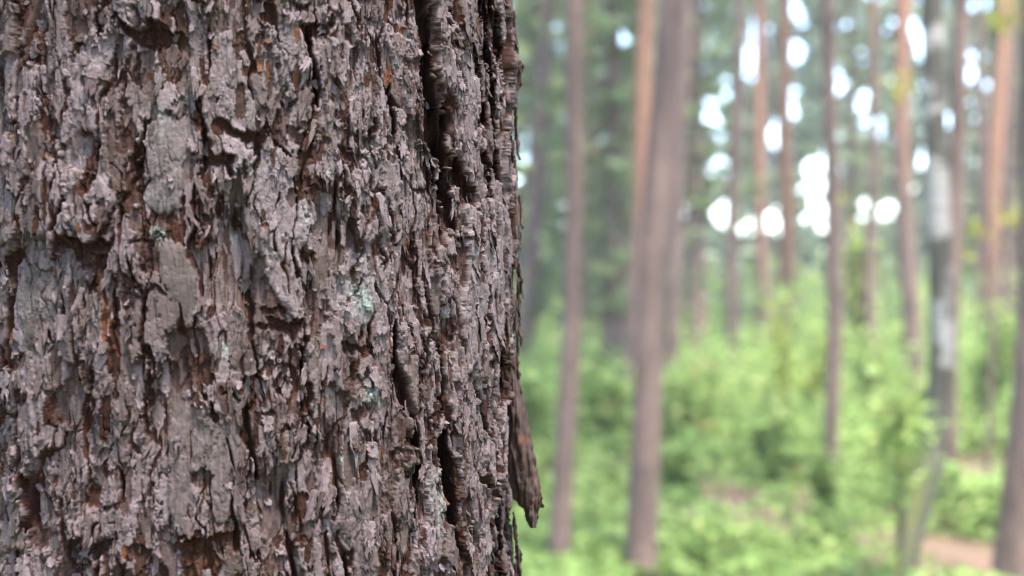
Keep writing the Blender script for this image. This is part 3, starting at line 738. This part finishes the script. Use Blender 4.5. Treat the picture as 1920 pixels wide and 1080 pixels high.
def join(parts):
    V, F, o = [], [], 0
    for v, f in parts: V.append(v); F.append(f + o); o += len(v)
    return np.concatenate(V), np.concatenate(F)
def leaves(r, C, size, flat=0.5, aspect=1.7, tone=None):
    """one pointed, slightly folded leaf of four corners at each centre"""
    n = len(C); size = np.broadcast_to(size, (n,))
    up = r.normal(size=(n, 3)) * (.75 - .5 * flat); up[:, 2] += 1; up /= np.linalg.norm(up, axis=1)[:, None]
    s = np.cross(up, r.normal(size=(n, 3))); s /= np.linalg.norm(s, axis=1)[:, None] + 1e-9
    d = np.cross(s, up)
    L = size[:, None] * aspect * .5; W = size[:, None] * .5
    V = np.stack([C - d * L, C + s * W + up * W * .35, C + d * L, C - s * W + up * W * .35], 1).reshape(-1, 3)
    F = np.arange(n * 4).reshape(n, 4)
    if tone is None: tone = r.random(n)
    A = np.zeros((n * 4, 4)); A[:, 0] = np.repeat(np.clip(tone, 0, 1), 4)
    return V, F, A
def foliage(name, parts, mat, parent, kind=None):
    V = np.concatenate([p[0] for p in parts]); A = np.concatenate([p[2] for p in parts]); o = 0; F = []
    for p in parts: F.append(p[1] + o); o += len(p[0])
    return link(name, mesh_np(name, V, np.concatenate(F), mat, {'leaf': A}, smooth=False), parent)

def crown_mesh(seed):
    """pine crown: limbs and needle tufts; base of the crown at z = 0, about 6 m tall"""
    r = np.random.default_rng(seed); limbs = []; C = []; T = []
    limbs.append(tube([(0, 0, -.3), (.05, 0, 2), (-.05, .1, 4), (0, 0, 5.6)], [.1, .08, .05, .015], 7))
    for k in range(15):
        z = .2 + 5.0 * k / 15; a = k * 2.4 + r.normal(0, .3); L = (2.3 - .3 * z) * r.uniform(.7, 1.15)
        p = [np.array([0, 0, z])]
        for j in range(1, 5):
            t = j / 4; p.append(np.array([math.cos(a) * L * t, math.sin(a) * L * t, z + .55 * t * t + r.normal(0, .06)]))
        limbs.append(tube(p, [.045, .035, .028, .018, .006], 5))
        for j in range(7):
            t = r.uniform(.35, 1.05); c = np.array([math.cos(a) * L * t, math.sin(a) * L * t, z + .55 * t * t + .12]) + r.normal(0, .2, 3) * (1, 1, .5)
            m = 14; C.append(c + r.normal(0, .2, (m, 3)) * (1, 1, .6)); T.append(np.clip(r.normal(.5, .2) + r.normal(0, .15, m), 0, 1))
    C = np.concatenate(C); T = np.concatenate(T)
    V, F, A = leaves(r, C, r.uniform(.06, .15, len(C)), .2, 3.0, T)
    lv, lf = join(limbs)
    return mesh_np('limbs', lv, lf, TRUNK, {'tone': np.tile([.8, 0, 0, 1.0], (len(lv), 1))}), mesh_np('needles', V, F, FOL_PINE, {'leaf': A}, False)
CROWNS = [crown_mesh(s) for s in (1, 2, 3)]
def add_crown(tree, base_local, k, sc, rz):
    lm, nm = CROWNS[k % 3]
    c = link('crown', lm, tree); c.location = base_local; c.rotation_euler = (0, 0, rz); c.scale = (sc,) * 3
    n = link('needles', nm, c)

def place_line(x0, y0, x1, D):
    """plan position and lateral lean of a trunk whose image runs from (x0, y0) up to (x1, 0)"""
    a = at(x0, y0, D); b = at(x1, 0, D)
    sl = (b.x - a.x) / (b.z - a.z)
    gx = a.x - sl * a.z; g = float(gz(gx, D))
    return gx + sl * g, D, g, sl
def pine(label, x0, y0, x1, D, wpx, orange=(3.0, 7.0), top=15.0, kink=0.0, group='pine trunks of the forest behind', name='pine_tree', moss=0.0, flare=.25):
    bx, by, g, sl = place_line(x0, y0, x1, D)
    e = bpy.data.objects.new(name, None); COL.objects.link(e); e.location = (bx, by, g)
    R0 = wpx * D / FPX / 2; sd_ = int(abs(x0) * 7 + y0) % 97
    z = np.concatenate([np.linspace(-.25, .6, 5), np.linspace(1.0, top, 34)])
    rad = R0 * (1 - .72 * np.clip(z / top, 0, 1) ** 1.15) * (1 + flare * np.exp(-np.clip(z, 0, 9) / .25)) + .004
    lean = np.where(z < 6, sl * z, sl * 6 + sl * .35 * (z - 6))
    xw = lean + fbm(z * .23 + sd_, z * 0 + .5, 411, 2) * .09 * kink * np.clip(z, 0, 1.5); yw = fbm(z * .2 + sd_, z * 0 + 3.5, 413, 2) * .08
    pts = np.stack([xw, yw, z], -1); V, F = tube(pts, rad, 16, .10, sd_)
    tone = np.zeros((len(V), 4)); f = np.clip((V[:, 2] - orange[0]) / max(.1, orange[1] - orange[0]) + .25 * perlin(V[:, 2] * .8, V[:, 0] * 6 + sd_, 415), 0, 1); tone[:, 0] = f
    if moss: tone[:, 1] = np.clip(1 - V[:, 2] / .5, 0, 1) * moss
    link('trunk', mesh_np('trunk', V, F, TRUNK, {'tone': tone}), e)
    rr = np.random.default_rng(sd_)          # dead branch stubs
    for k in range(4):
        zz = rr.uniform(2.2, top * .6); a = rr.uniform(0, 6.28); i = np.argmin(np.abs(z - zz)); L = rr.uniform(.15, .5)
        p0 = pts[i]; d = np.array([math.cos(a), math.sin(a), .25])
        v, f2 = tube([p0, p0 + d * L * .6, p0 + d * L], [.016, .012, .004], 5)
        link('dead_branch', mesh_np('dead_branch', v, f2, TRUNK, {'tone': np.zeros((len(v), 4))}), e)
    add_crown(e, pts[-1] - np.array([0, 0, .6]), sd_, .85 + .25 * (sd_ % 5) / 4, sd_)
    tag(e, label, 'tree', group)
    return e

# ---- the rest of the big pine: hidden core behind the plates, trunk above and below, crown high up
def finish_big_pine():
    zt, zb = Z0 - VMIN * S, Z0 - VMAX * S
    a = np.linspace(0, 2 * np.pi, 181)[:-1]
    z = np.unique(np.concatenate([np.linspace(-.3, zb, 90), np.linspace(zb, zt, 90), np.linspace(zt, 2.6, 120), np.linspace(2.6, 13, 150)]))
    rel = (a - A0 + math.pi) % (2 * math.pi) - math.pi
    hid_a = (rel > math.radians(-48.2)) & (rel < math.radians(105.2))
    A, Z = np.meshgrid(a, z)
    u = rel[None, :] * RAD / S; v = Z / S
    un = np.cos(A) * 2; vn = np.sin(A) * 2
    Hc = fbm(un * 6 + 40, vn * 6 + Z * 9, 501, 5) * 4 - np.clip(1 - np.abs(perlin(un * 7, vn * 7 + Z * 4.5, 503)) * 5, 0, 1) * 9
    R = RAD * (1 - .6 * np.clip(Z / 14, 0, 1)) / (1 - .6 * (CAM_Z / 14)) 
    R = np.where(np.abs(Z - CAM_Z) < .5, RAD, np.minimum(R, RAD + .02) + .09 * np.exp(-np.clip(Z, 0, 9) / .16)) + Hc * .001
    hid = (hid_a[None, :] | True) & (Z > zb + .002) & (Z < zt - .002)
    R = np.where(hid, RAD - .041, R)
    V = np.stack([np.cos(A) * R, np.sin(A) * R, Z], -1).reshape(-1, 3)
    n, m = A.shape; idx = np.arange(n * m).reshape(n, m); nx = np.roll(idx, -1, 1)
    q = np.stack([idx[:-1], nx[:-1], nx[1:], idx[1:]], -1).reshape(-1, 4)
    att = np.zeros((n * m, 4)); att[:, 0] = np.clip(.75 + Hc.ravel() * .07, 0, 1); att[:, 1] = np.clip(.55 + .4 * perlin(un * 3, vn * 3 + Z * 5, 505), 0, 1).ravel()
    att[:, 0] = np.where(hid.ravel(), .05, att[:, 0])
    link('trunk', mesh_np('trunk', V, q, BARK, {'bark': att}), big)
    add_crown(big, (0, 0, 12.0), 0, 1.25, .4)
finish_big_pine()

# ------------------------------------------------------------------ the forest: label, x at y0, y0, x at the top, distance, width in px
PINES = [
    ('pale grey pine trunk closest beside the big bark trunk', 987, 600, 1031, 23, 34, (6, 9)),
    ('slim brown pine trunk reaching the ground left of the thick middle trunk', 1049, 1060, 1107, 7.1, 35, (4, 7)),
    ('grey-brown pine in the middle, thickest whole trunk between big trunk and birch', 1201, 1060, 1260, 7.1, 52, (8, 12)),
    ('orange pine trunk standing just left behind the thick middle trunk', 1188, 660, 1217, 17, 38, (1.2, 3.5)),
    ('shadowed grey trunk peeping out right behind the thick middle trunk', 1252, 665, 1272, 15, 28, (8, 12)),
    ('thin grey trunk alone between the middle trunk and the orange pair', 1368, 690, 1385, 21, 24, (8, 12)),
    ('left trunk of the orange pair right of the thin grey one', 1430, 600, 1424, 27, 26, (1.5, 4)),
    ('right, broader trunk of the pale orange pair', 1481, 560, 1466, 29, 34, (.8, 3)),
    ('dark slender trunk right of the orange pair, base hidden in shrubs', 1551, 830, 1544, 10.5, 26, (8, 12)),
    ('reddish trunk low behind the dark slender one', 1563, 560, 1552, 28, 34, (2, 12)),
    ('very thin dark trunk with orange top left of the birch', 1640, 680, 1646, 18, 20, (4.5, 7)),
    ('two-toned reddish pine trunk immediately left of the birch', 1704, 755, 1698, 15, 34, (2.3, 5)),
    ('grey-brown pine trunk directly behind the birch on its right', 1778, 985, 1801, 9.0, 31, (9, 12)),
    ('orange pine trunk between the birch and the right edge', 1859, 570, 1874, 24, 29, (1.0, 3)),
    ('short-looking grey trunk left of the dark right-edge pine', 1889, 560, 1898, 28, 22, (8, 12)),
    ('brown pine cut off by the right edge of the picture', 1896, 1060, 1972, 6.6, 72, (8, 12)),
    ('faint grey trunk far back between birch and orange pine', 1838, 590, 1836, 30, 22, (8, 12)),
    ('faint thin trunk far behind, left of the thin grey one', 1302, 640, 1299, 34, 20, (3, 6)),
    ('hazy thin trunk below the orange pair', 1425, 690, 1440, 32, 16, (8, 12)),
    ('dim brownish trunk behind the slim left pine', 1098, 640, 1118, 30, 20, (5, 8)),
]
for i, p in enumerate(PINES):
    pine(*p, top=13.5 + (i * 37 % 11) * .35, kink=.7)

for i, (x, D, w_) in enumerate([(90, 14, 40), (330, 20, 32), (520, 11, 44), (640, 26, 28), (760, 16, 36), (880, 30, 26), (-120, 10, 48), (-300, 18, 36)]):
    pine('pine standing out of sight behind the big bark trunk', x, 800, x + 25, D, w_, (3, 7) if i % 2 else (8, 12), top=14 + i % 3, kink=.7, group='pines hidden behind the big trunk')

def birch_tree():
    D = 7.0
    P = [(1672, 1120, 54), (1690, 1060, 52), (1716, 970, 48), (1740, 880, 47), (1758, 780, 46), (1766, 640, 45), (1762, 460, 44), (1754, 250, 43), (1748, 0, 42), (1744, -300, 40), (1750, -900, 34), (1760, -1700, 24), (1762, -2600, 10)]
    base = at(1686, 1085, D); e = bpy.data.objects.new('birch_tree', None); COL.objects.link(e); e.location = (base.x, D, float(gz(base.x, D)))
    pts = []; rad = []
    t = np.linspace(0, len(P) - 1, 60); Pn = np.array(P, float); k = np.arange(len(P))
    for tt in t:
        p = at(np.interp(tt, k, Pn[:, 0]), np.interp(tt, k, Pn[:, 1]), D); pts.append(np.array(p) - np.array(e.location)); rad.append(np.interp(tt, k, Pn[:, 2]) * D / FPX / 2)
    V, F = tube(pts, rad, 18, .12, 9)
    tone = np.zeros((len(V), 4)); cx = np.repeat(np.array(pts)[:, 0], 18)
    tone[:, 0] = np.clip((1.0 - V[:, 2]) / .3, 0, .9)
    tone[:, 1] = np.clip((.85 - V[:, 2]) / .35, 0, 1) * np.clip((cx - V[:, 0]) / .09 + .35, 0, 1) * np.clip(.75 + perlin(V[:, 2] * 14, V[:, 0] * 20, 431), 0, 1)
    link('trunk', mesh_np('trunk', V, F, BIRCH, {'tone': tone}), e)
    r = np.random.default_rng(77); limbs = []; C = []
    for j in range(26):
        i = r.integers(45, 60); p0 = pts[i]; a = r.uniform(0, 6.28); L = r.uniform(.8, 2.2)
        q = [p0, p0 + np.array([math.cos(a) * L * .5, math.sin(a) * L * .5, .6]), p0 + np.array([math.cos(a) * L, math.sin(a) * L, .5])]
        limbs.append(tube(q, [.03, .02, .006], 5))
        for tt in r.uniform(.4, 1.1, 70): C.append(p0 + (q[2] - p0) * tt + r.normal(0, .22, 3) - np.array([0, 0, .15]))
    lv, lf = join(limbs); cr = link('crown', mesh_np('limbs', lv, lf, BIRCH, {'tone': np.tile([1, 0, 0, 1.0], (len(lv), 1))}), e)
    foliage('leaves', [leaves(r, np.array(C), .06, .2, 1.3)], FOL_BUSH, cr)
    tag(e, 'white and black patched birch with a mossy leaning base', 'tree')
birch_tree()

def spruce(label, px, D, hgt, spread, z0=.4, seed=1, dens=1.0, gap=None):
    r = np.random.default_rng(seed); b = at(px, 600, D); g = float(gz(b.x, D))
    e = bpy.data.objects.new('spruce_tree', None); COL.objects.link(e); e.location = (b.x, D, g)
    V, F = tube([(0, 0, -.2), (0, 0, hgt * .5), (.03, 0, hgt)], [.02 * hgt ** .9, .012 * hgt ** .9, .006], 10)
    link('trunk', mesh_np('trunk', V, F, TRUNK, {'tone': np.zeros((len(V), 4))}), e)
    limbs, C, T, SZ = [], [], [], []
    nb = int(hgt * 13 * dens)
    for k in range(nb):
        t = k / nb; z = z0 + (hgt - z0) * t; L = spread * (1 - t) ** .75 * r.uniform(.6, 1.1) + .1; a = k * 2.399 + r.normal(0, .2)
        d = np.array([math.cos(a), math.sin(a), 0]); dr = -.16 * L
        pts = [np.array([0, 0, z]) + d * L * s + np.array([0, 0, dr * math.sin(s * 2.4)]) for s in (0, .35, .7, 1)]
        limbs.append(tube(pts, [.02, .014, .008, .003], 4))
        m = int(26 * L) + 5; s = r.uniform(.15, 1.05, m); tw = r.normal(0, .16, m) * (1.1 - s) * L
        side = np.array([-d[1], d[0], 0])
        c = np.array([0, 0, z]) + d * (L * s)[:, None] + side * tw[:, None] + np.array([0, 0, 1]) * (dr * np.sin(s * 2.4) - np.abs(r.normal(0, .10, m)))[:, None]
        C.append(c); T.append(np.clip(r.normal(.45, .22) + r.normal(0, .12, m), 0, 1))
    C = np.concatenate(C); T = np.concatenate(T)
    lv, lf = join(limbs); cr = link('crown', mesh_np('limbs', lv, lf, TRUNK, {'tone': np.zeros((len(lv), 4))}), e)
    foliage('needles', [leaves(r, C, r.uniform(.07, .16, len(C)), .35, 2.6, T)], FOL_SPRUCE, cr)
    tag(e, label, 'tree', 'dark spruces among the pines')
for k, a in enumerate([
    ('dark green spruce behind the slim left pine and the orange trunk', 1150, 22, 13, 1.4, 1.6, 1, .75),
    ('spruce with dark branches right of the thick middle trunk', 1305, 27, 15, 1.1, 3.2, 1, .45),
    ('loose spruce right against the edge of the big bark trunk', 1005, 31, 15, 1.9, 1.2),
    ('pale far spruce between the slim left pine and the thick middle trunk', 1100, 40, 18, 2.6, 1.0),
    ('far spruce between the dark slender trunk and the birch', 1600, 46, 17, 1.6, 3.8, 1, .35),
    ('far spruce at the right edge behind the orange pine', 1905, 36, 15, 1.7, 2.6)]):
    kw = dict(dens=a[7]) if len(a) > 7 else {}
    spruce(*a[:6], seed=60 + k, **kw)

# ---- saplings and shrubs one can make out
def sapling(label, px, ytop, D, wpx, n, mat=None, leaf=.06, name='sapling', seed=0, low=.1, tone=None, hmin=.6):
    r = np.random.default_rng(900 + seed); b = at(px, ytop, D); g = float(gz(b.x, D)); h = b.z - g; W = wpx * D / FPX / 2
    e = bpy.data.objects.new(name, None); COL.objects.link(e); e.location = (b.x, D, g)
    st, C = [], []
    n = int(n * .7); W *= 1.2
    for k in range(max(3, int(W * 9))):
        a = r.uniform(0, 6.28); tip = np.array([math.cos(a) * W * r.uniform(.2, 1), math.sin(a) * W * r.uniform(.2, 1), h * r.uniform(hmin, 1.0)])
        p = [np.array([0, 0, -.05]), tip * (.35, .35, .45), tip]; st.append(tube(p, [.011, .008, .003], 5))
        m = max(1, n // max(3, int(W * 9))); t = r.uniform(low, 1.03, m)[:, None]
        q = (1 - t) ** 2 * p[0] + 2 * t * (1 - t) * p[1] + t ** 2 * p[2]
        C.append(q + r.normal(0, 1, (m, 3)) * (W * .2, W * .2, .09))
    sv, sf = join(st); link('stem', mesh_np('stem', sv, sf, TRUNK, {'tone': np.zeros((len(sv), 4))}), e)
    C = np.concatenate(C); tn = np.clip(.35 + .4 * C[:, 2] / h * 0 + r.normal(.12, .25, len(C)), 0, 1) if tone is None else np.clip(r.normal(tone, .2, len(C)), 0, 1)
    foliage('leaves', [leaves(r, C, leaf * r.uniform(.7, 1.4, len(C)), .35, 1.5, tn)], mat or FOL_BUSH, e)
    tag(e, label, 'shrub', 'leafy shrubs of the understorey')
for k, a in enumerate([
    ('pale green shrub low against the edge of the big bark trunk', 1000, 700, 12, 110, 900),
    ('bright shrub between the slim left pine and the thick middle trunk', 1125, 690, 13, 110, 1100),
    ('dark low shrub left of the thick middle trunk base', 1145, 900, 8.8, 70, 500, None, .05, 'shrub', 0, .1, .2),
    ('brightest yellow-green shrub right of the thick middle trunk', 1300, 690, 12.5, 150, 1700, None, .06, 'shrub', 0, .1, .62),
    ('green shrub under the thin grey trunk', 1385, 720, 15, 130, 1300),
    ('yellowish sapling below the orange pair', 1485, 560, 14, 110, 420, FOL_YELLOW, .05, 'sapling', 0, .5, .3),
    ('tall bright green sapling between dark slender trunk and thin dark trunk', 1605, 425, 20, 95, 1500, None, .09, 'sapling', 0, .35, .75),
    ('green sapling around the base of the dark slender trunk', 1540, 610, 15, 100, 1000),
    ('leafy sapling in front of the two-toned reddish pine', 1660, 640, 14, 130, 1500),
    ('broad-leaved sapling whose branch crosses the birch base', 1690, 770, 6.5, 240, 330, None, .05, 'sapling', 0, .86, .55, .88),
    ('bushy green shrub between birch and right-edge pine', 1850, 590, 14, 110, 1700),
    ('low green shrub at the foot of the right-edge pine', 1830, 930, 8.5, 90, 700, None, .05, 'shrub', 0, .1, .6),
    ('dark rounded shrub below the broad-leaved sapling', 1545, 860, 8.6, 70, 500, None, .045, 'shrub', 0, .05, .15),
    ('shrub in the clearing right of the bare litter', 1470, 790, 10.5, 130, 1000),
    ('low mid-green shrub left of the bare litter', 1260, 850, 9.5, 110, 900),
    ('low bright plants along the bottom below the bare litter', 1330, 1010, 7.6, 260, 1600, None, .04, 'shrub', 0, .1, .55),
    ('low bright plants at the bottom between thick middle trunk and slim left pine', 1100, 990, 7.7, 130, 900, None, .04, 'shrub', 0, .1, .5),
    ('low bright plants at the bottom left of the birch base', 1530, 1000, 7.6, 170, 900, None, .04, 'shrub', 0, .1, .55),
    ('shrub tucked behind the peeling bark strip', 990, 880, 8.6, 110, 900)]):
    kw = dict(zip(('mat', 'leaf', 'name', 'seed', 'low', 'tone', 'hmin'), a[6:])); kw['seed'] = k
    sapling(*a[:6], **kw)

# yellow-green twigs hanging in from overhead branches of a rowan behind the birch
def rowan():
    D = 11.0; b = at(1850, 900, D); e = bpy.data.objects.new('rowan_tree', None); COL.objects.link(e); e.location = (b.x, D, float(gz(b.x, D)))
    r = np.random.default_rng(31); base = np.array(e.location)
    tw = [((1880, 40), 34), ((1692, 165), 30), ((1820, 440), 22), ((1890, 410), 22), ((1800, 470), 20), ((1900, 10), 30), ((1575, 380), 10)]
    st = [tube([np.array([0, 0, -.1]), np.array([.05, 0, 1.2]), np.array([.02, .05, 2.4]), np.array([.1, 0, 3.6])], [.022, .018, .014, .008], 8)]
    C = []
    for (p, m) in tw:
        q = np.array(at(p[0], p[1], D)) - base; z = min(3.4, max(.8, q[2] - .5)); s = np.array([.05, 0, z])
        st.append(tube([s, (s + q) / 2 + np.array([0, 0, .12]), q], [.008, .006, .003], 4)); C.append(q + r.normal(0, .07, (m, 3)))
    sv, sf = join(st); link('trunk', mesh_np('trunk', sv, sf, TRUNK, {'tone': np.zeros((len(sv), 4))}), e)
    foliage('leaves', [leaves(r, np.concatenate(C), .05, .3, 1.6)], FOL_YELLOW, e)
    tag(e, 'thin yellow-leaved young tree with sparse twigs near the birch top', 'tree')
rowan()

# ---- ground cover: bilberry and young shoots, a mass nobody could count
def undergrowth():
    r = np.random.default_rng(55); parts = []
    n = 150000
    D = 5.5 + 44 * r.random(n) ** 1.5; ang = r.uniform(-.40, .42, n); x = D * np.tan(ang); y = D
    clump = fbm(x / 1.1 + 9, y / 1.4, 601, 3); keep = clump > -.30
    for c, r_ in LIT_XY: keep &= ~((np.hypot(x - c[0], (y - c[1]) * .6) < r_ * .8) & (r.random(n) < .62))
    keep &= np.hypot(x - AX.x, y - AX.y) > 1.0
    x, y, clump = x[keep], y[keep], clump[keep]; d = np.hypot(x, y)
    hm = np.clip(.16 + .5 * (clump + .1), .06, .8) * np.clip(.25 + (d - 7) * .11, .25, 1.7)
    hz = hm * r.random(len(x)) ** .55
    C = np.stack([x, y, gz(x, y) + .03 + hz], -1)
    t = np.clip(.42 + .25 * fbm(x / 2.5, y / 2.5, 605, 2) + r.normal(0, .2, len(x)), 0, 1)
    n = 42000; D2 = 12 + 36 * r.random(n); a2 = r.uniform(-.40, .42, n); x2 = D2 * np.tan(a2); y2 = D2
    cl = fbm(x2 / 1.7 + 31, y2 / 2.2, 611, 3); hm2 = np.clip(.5 + 2.6 * cl, 0, 2.1) * np.clip(.5 + (D2 - 12) * .03, .5, 1.25)
    k2 = hm2 > .25; x2, y2, hm2 = x2[k2], y2[k2], hm2[k2]
    z2 = gz(x2, y2) + .1 + hm2 * r.random(len(x2)) ** .7
    tall = leaves(r, np.stack([x2, y2, z2], -1), np.hypot(x2, y2) * .0042 * r.uniform(.7, 1.4, len(x2)), .1, 1.5, np.clip(.5 + .3 * fbm(x2 / 3, y2 / 3, 615, 2) + r.normal(0, .2, len(x2)), 0, 1))
    o = foliage('undergrowth', [tall, leaves(r, C, np.clip(.02 + d * .0035, .03, .13) * r.uniform(.7, 1.4, len(x)), .35, 1.5, t)], FOL_BUSH, None)
    tag(o, 'bright green bilberry and shoots covering the forest floor', 'undergrowth', kind='stuff')
undergrowth()

# ---- the far wood that closes the view, with gaps through which the bright sky shows
GAPS = [(1340, 405, 34), (1300, 395, 20), (1410, 405, 22), (1325, 455, 20), (1500, 352, 36), (1440, 320, 18), (1350, 350, 22), (1390, 300, 20),
        (1620, 372, 30), (1668, 385, 26), (1325, 20, 50), (1350, 75, 40), (1345, 130, 30), (1320, 95, 26), (1395, 65, 22), (1500, 15, 30), (1675, 45, 26), (1720, 5, 24), (1672, 150, 36), (1640, 0, 24),
        (1722, 205, 18), (1725, 320, 18), (1830, 220, 34), (1825, 200, 26), (1150, 440, 28), (1145, 470, 18), (1155, 390, 24), (1065, 245, 24), (1125, 135, 18), (1185, 250, 16), (1300, 180, 16), (1360, 210, 18), (1355, 258, 18),
        (1610, 275, 20), (1575, 315, 24), (1905, 150, 24), (1770, 10, 22), (1180, 0, 28), (1580, 70, 16), (1690, 280, 24), (1450, 0, 16), (1640, 330, 20), (1915, 260, 14)]
def far_wood():
    r = np.random.default_rng(91); D0 = 62.0
    n = 150000
    x = r.uniform(-34, 36, n); z = 26 * r.random(n) ** 1.25; y = D0 + r.uniform(-7, 7, n)
    X0 = x / y * D0; Zr = CAM_Z + (z - CAM_Z) / y * D0             # where it stands in the middle of the belt
    nz = fbm(X0 / 1.6 + 5, Zr / 2.0, 701, 4)
    keep = nz > np.where(X0 > 7.5, -.24, -.34) - .5 * (Zr < 4.5)
    for (gx, gy, gr) in GAPS:
        c = at(gx, gy, D0); rad = min(gr, 26) * D0 / FPX * .42
        keep &= np.hypot(X0 - c.x, Zr - c.z) > rad
    x, y, z, nz = x[keep], y[keep], z[keep], nz[keep]
    t = np.clip(.45 + .35 * fbm(x / 3, z / 3, 705, 2) + r.normal(0, .15, len(x)), 0, 1)
    front = leaves(r, np.stack([x, y, z + gz(x, y)], -1), r.uniform(.28, .58, len(x)), -1.2, 1.4, t)
    # unseen wood to the sides and behind, added to block low skylight
    m = 16000; a = r.uniform(.62, 2 * np.pi - .62, m); d = r.uniform(17, 60, m); x = np.sin(a) * d; y = np.cos(a) * d; z = 15 * r.random(m)
    k = fbm(x / 5, y / 5, 711, 2) + .35 * fbm(a * 9, z / 2.5, 713, 3) > -.1
    x, y, z = x[k], y[k], z[k]
    side = leaves(r, np.stack([x, y, z + gz(x, y)], -1), r.uniform(.5, .95, len(x)), .2, 1.4)
    o = foliage('far_wood', [front, side], FOL_FAR, None)
    tag(o, 'pale green mass of distant trees closing the view, with an added unseen ring', 'wood', kind='stuff')
far_wood()

# ---- moist air between the trunks
def haze():
    x0, x1, y0, y1, z0, z1 = -90, 90, -75, 82, -2.2, 30
    V = np.array([(x, y, z) for z in (z0, z1) for y in (y0, y1) for x in (x0, x1)], float)
    F = np.array([(0, 2, 3, 1), (4, 5, 7, 6), (0, 1, 5, 4), (2, 6, 7, 3), (0, 4, 6, 2), (1, 3, 7, 5)])
    m = bpy.data.materials.new('moist_air'); m.use_nodes = True; nt = m.node_tree
    nt.nodes.remove(nt.nodes['Principled BSDF'])
    v = nt.nodes.new('ShaderNodeVolumePrincipled'); v.inputs['Color'].default_value = (1.0, .98, .93, 1); v.inputs['Density'].default_value = 0.0013
    nt.links.new(v.outputs[0], nt.nodes['Material Output'].inputs['Volume'])
    tag(link('haze', mesh_np('haze', V, F, m, smooth=False)), 'pale moist air hanging between the trees', kind='stuff')
haze()
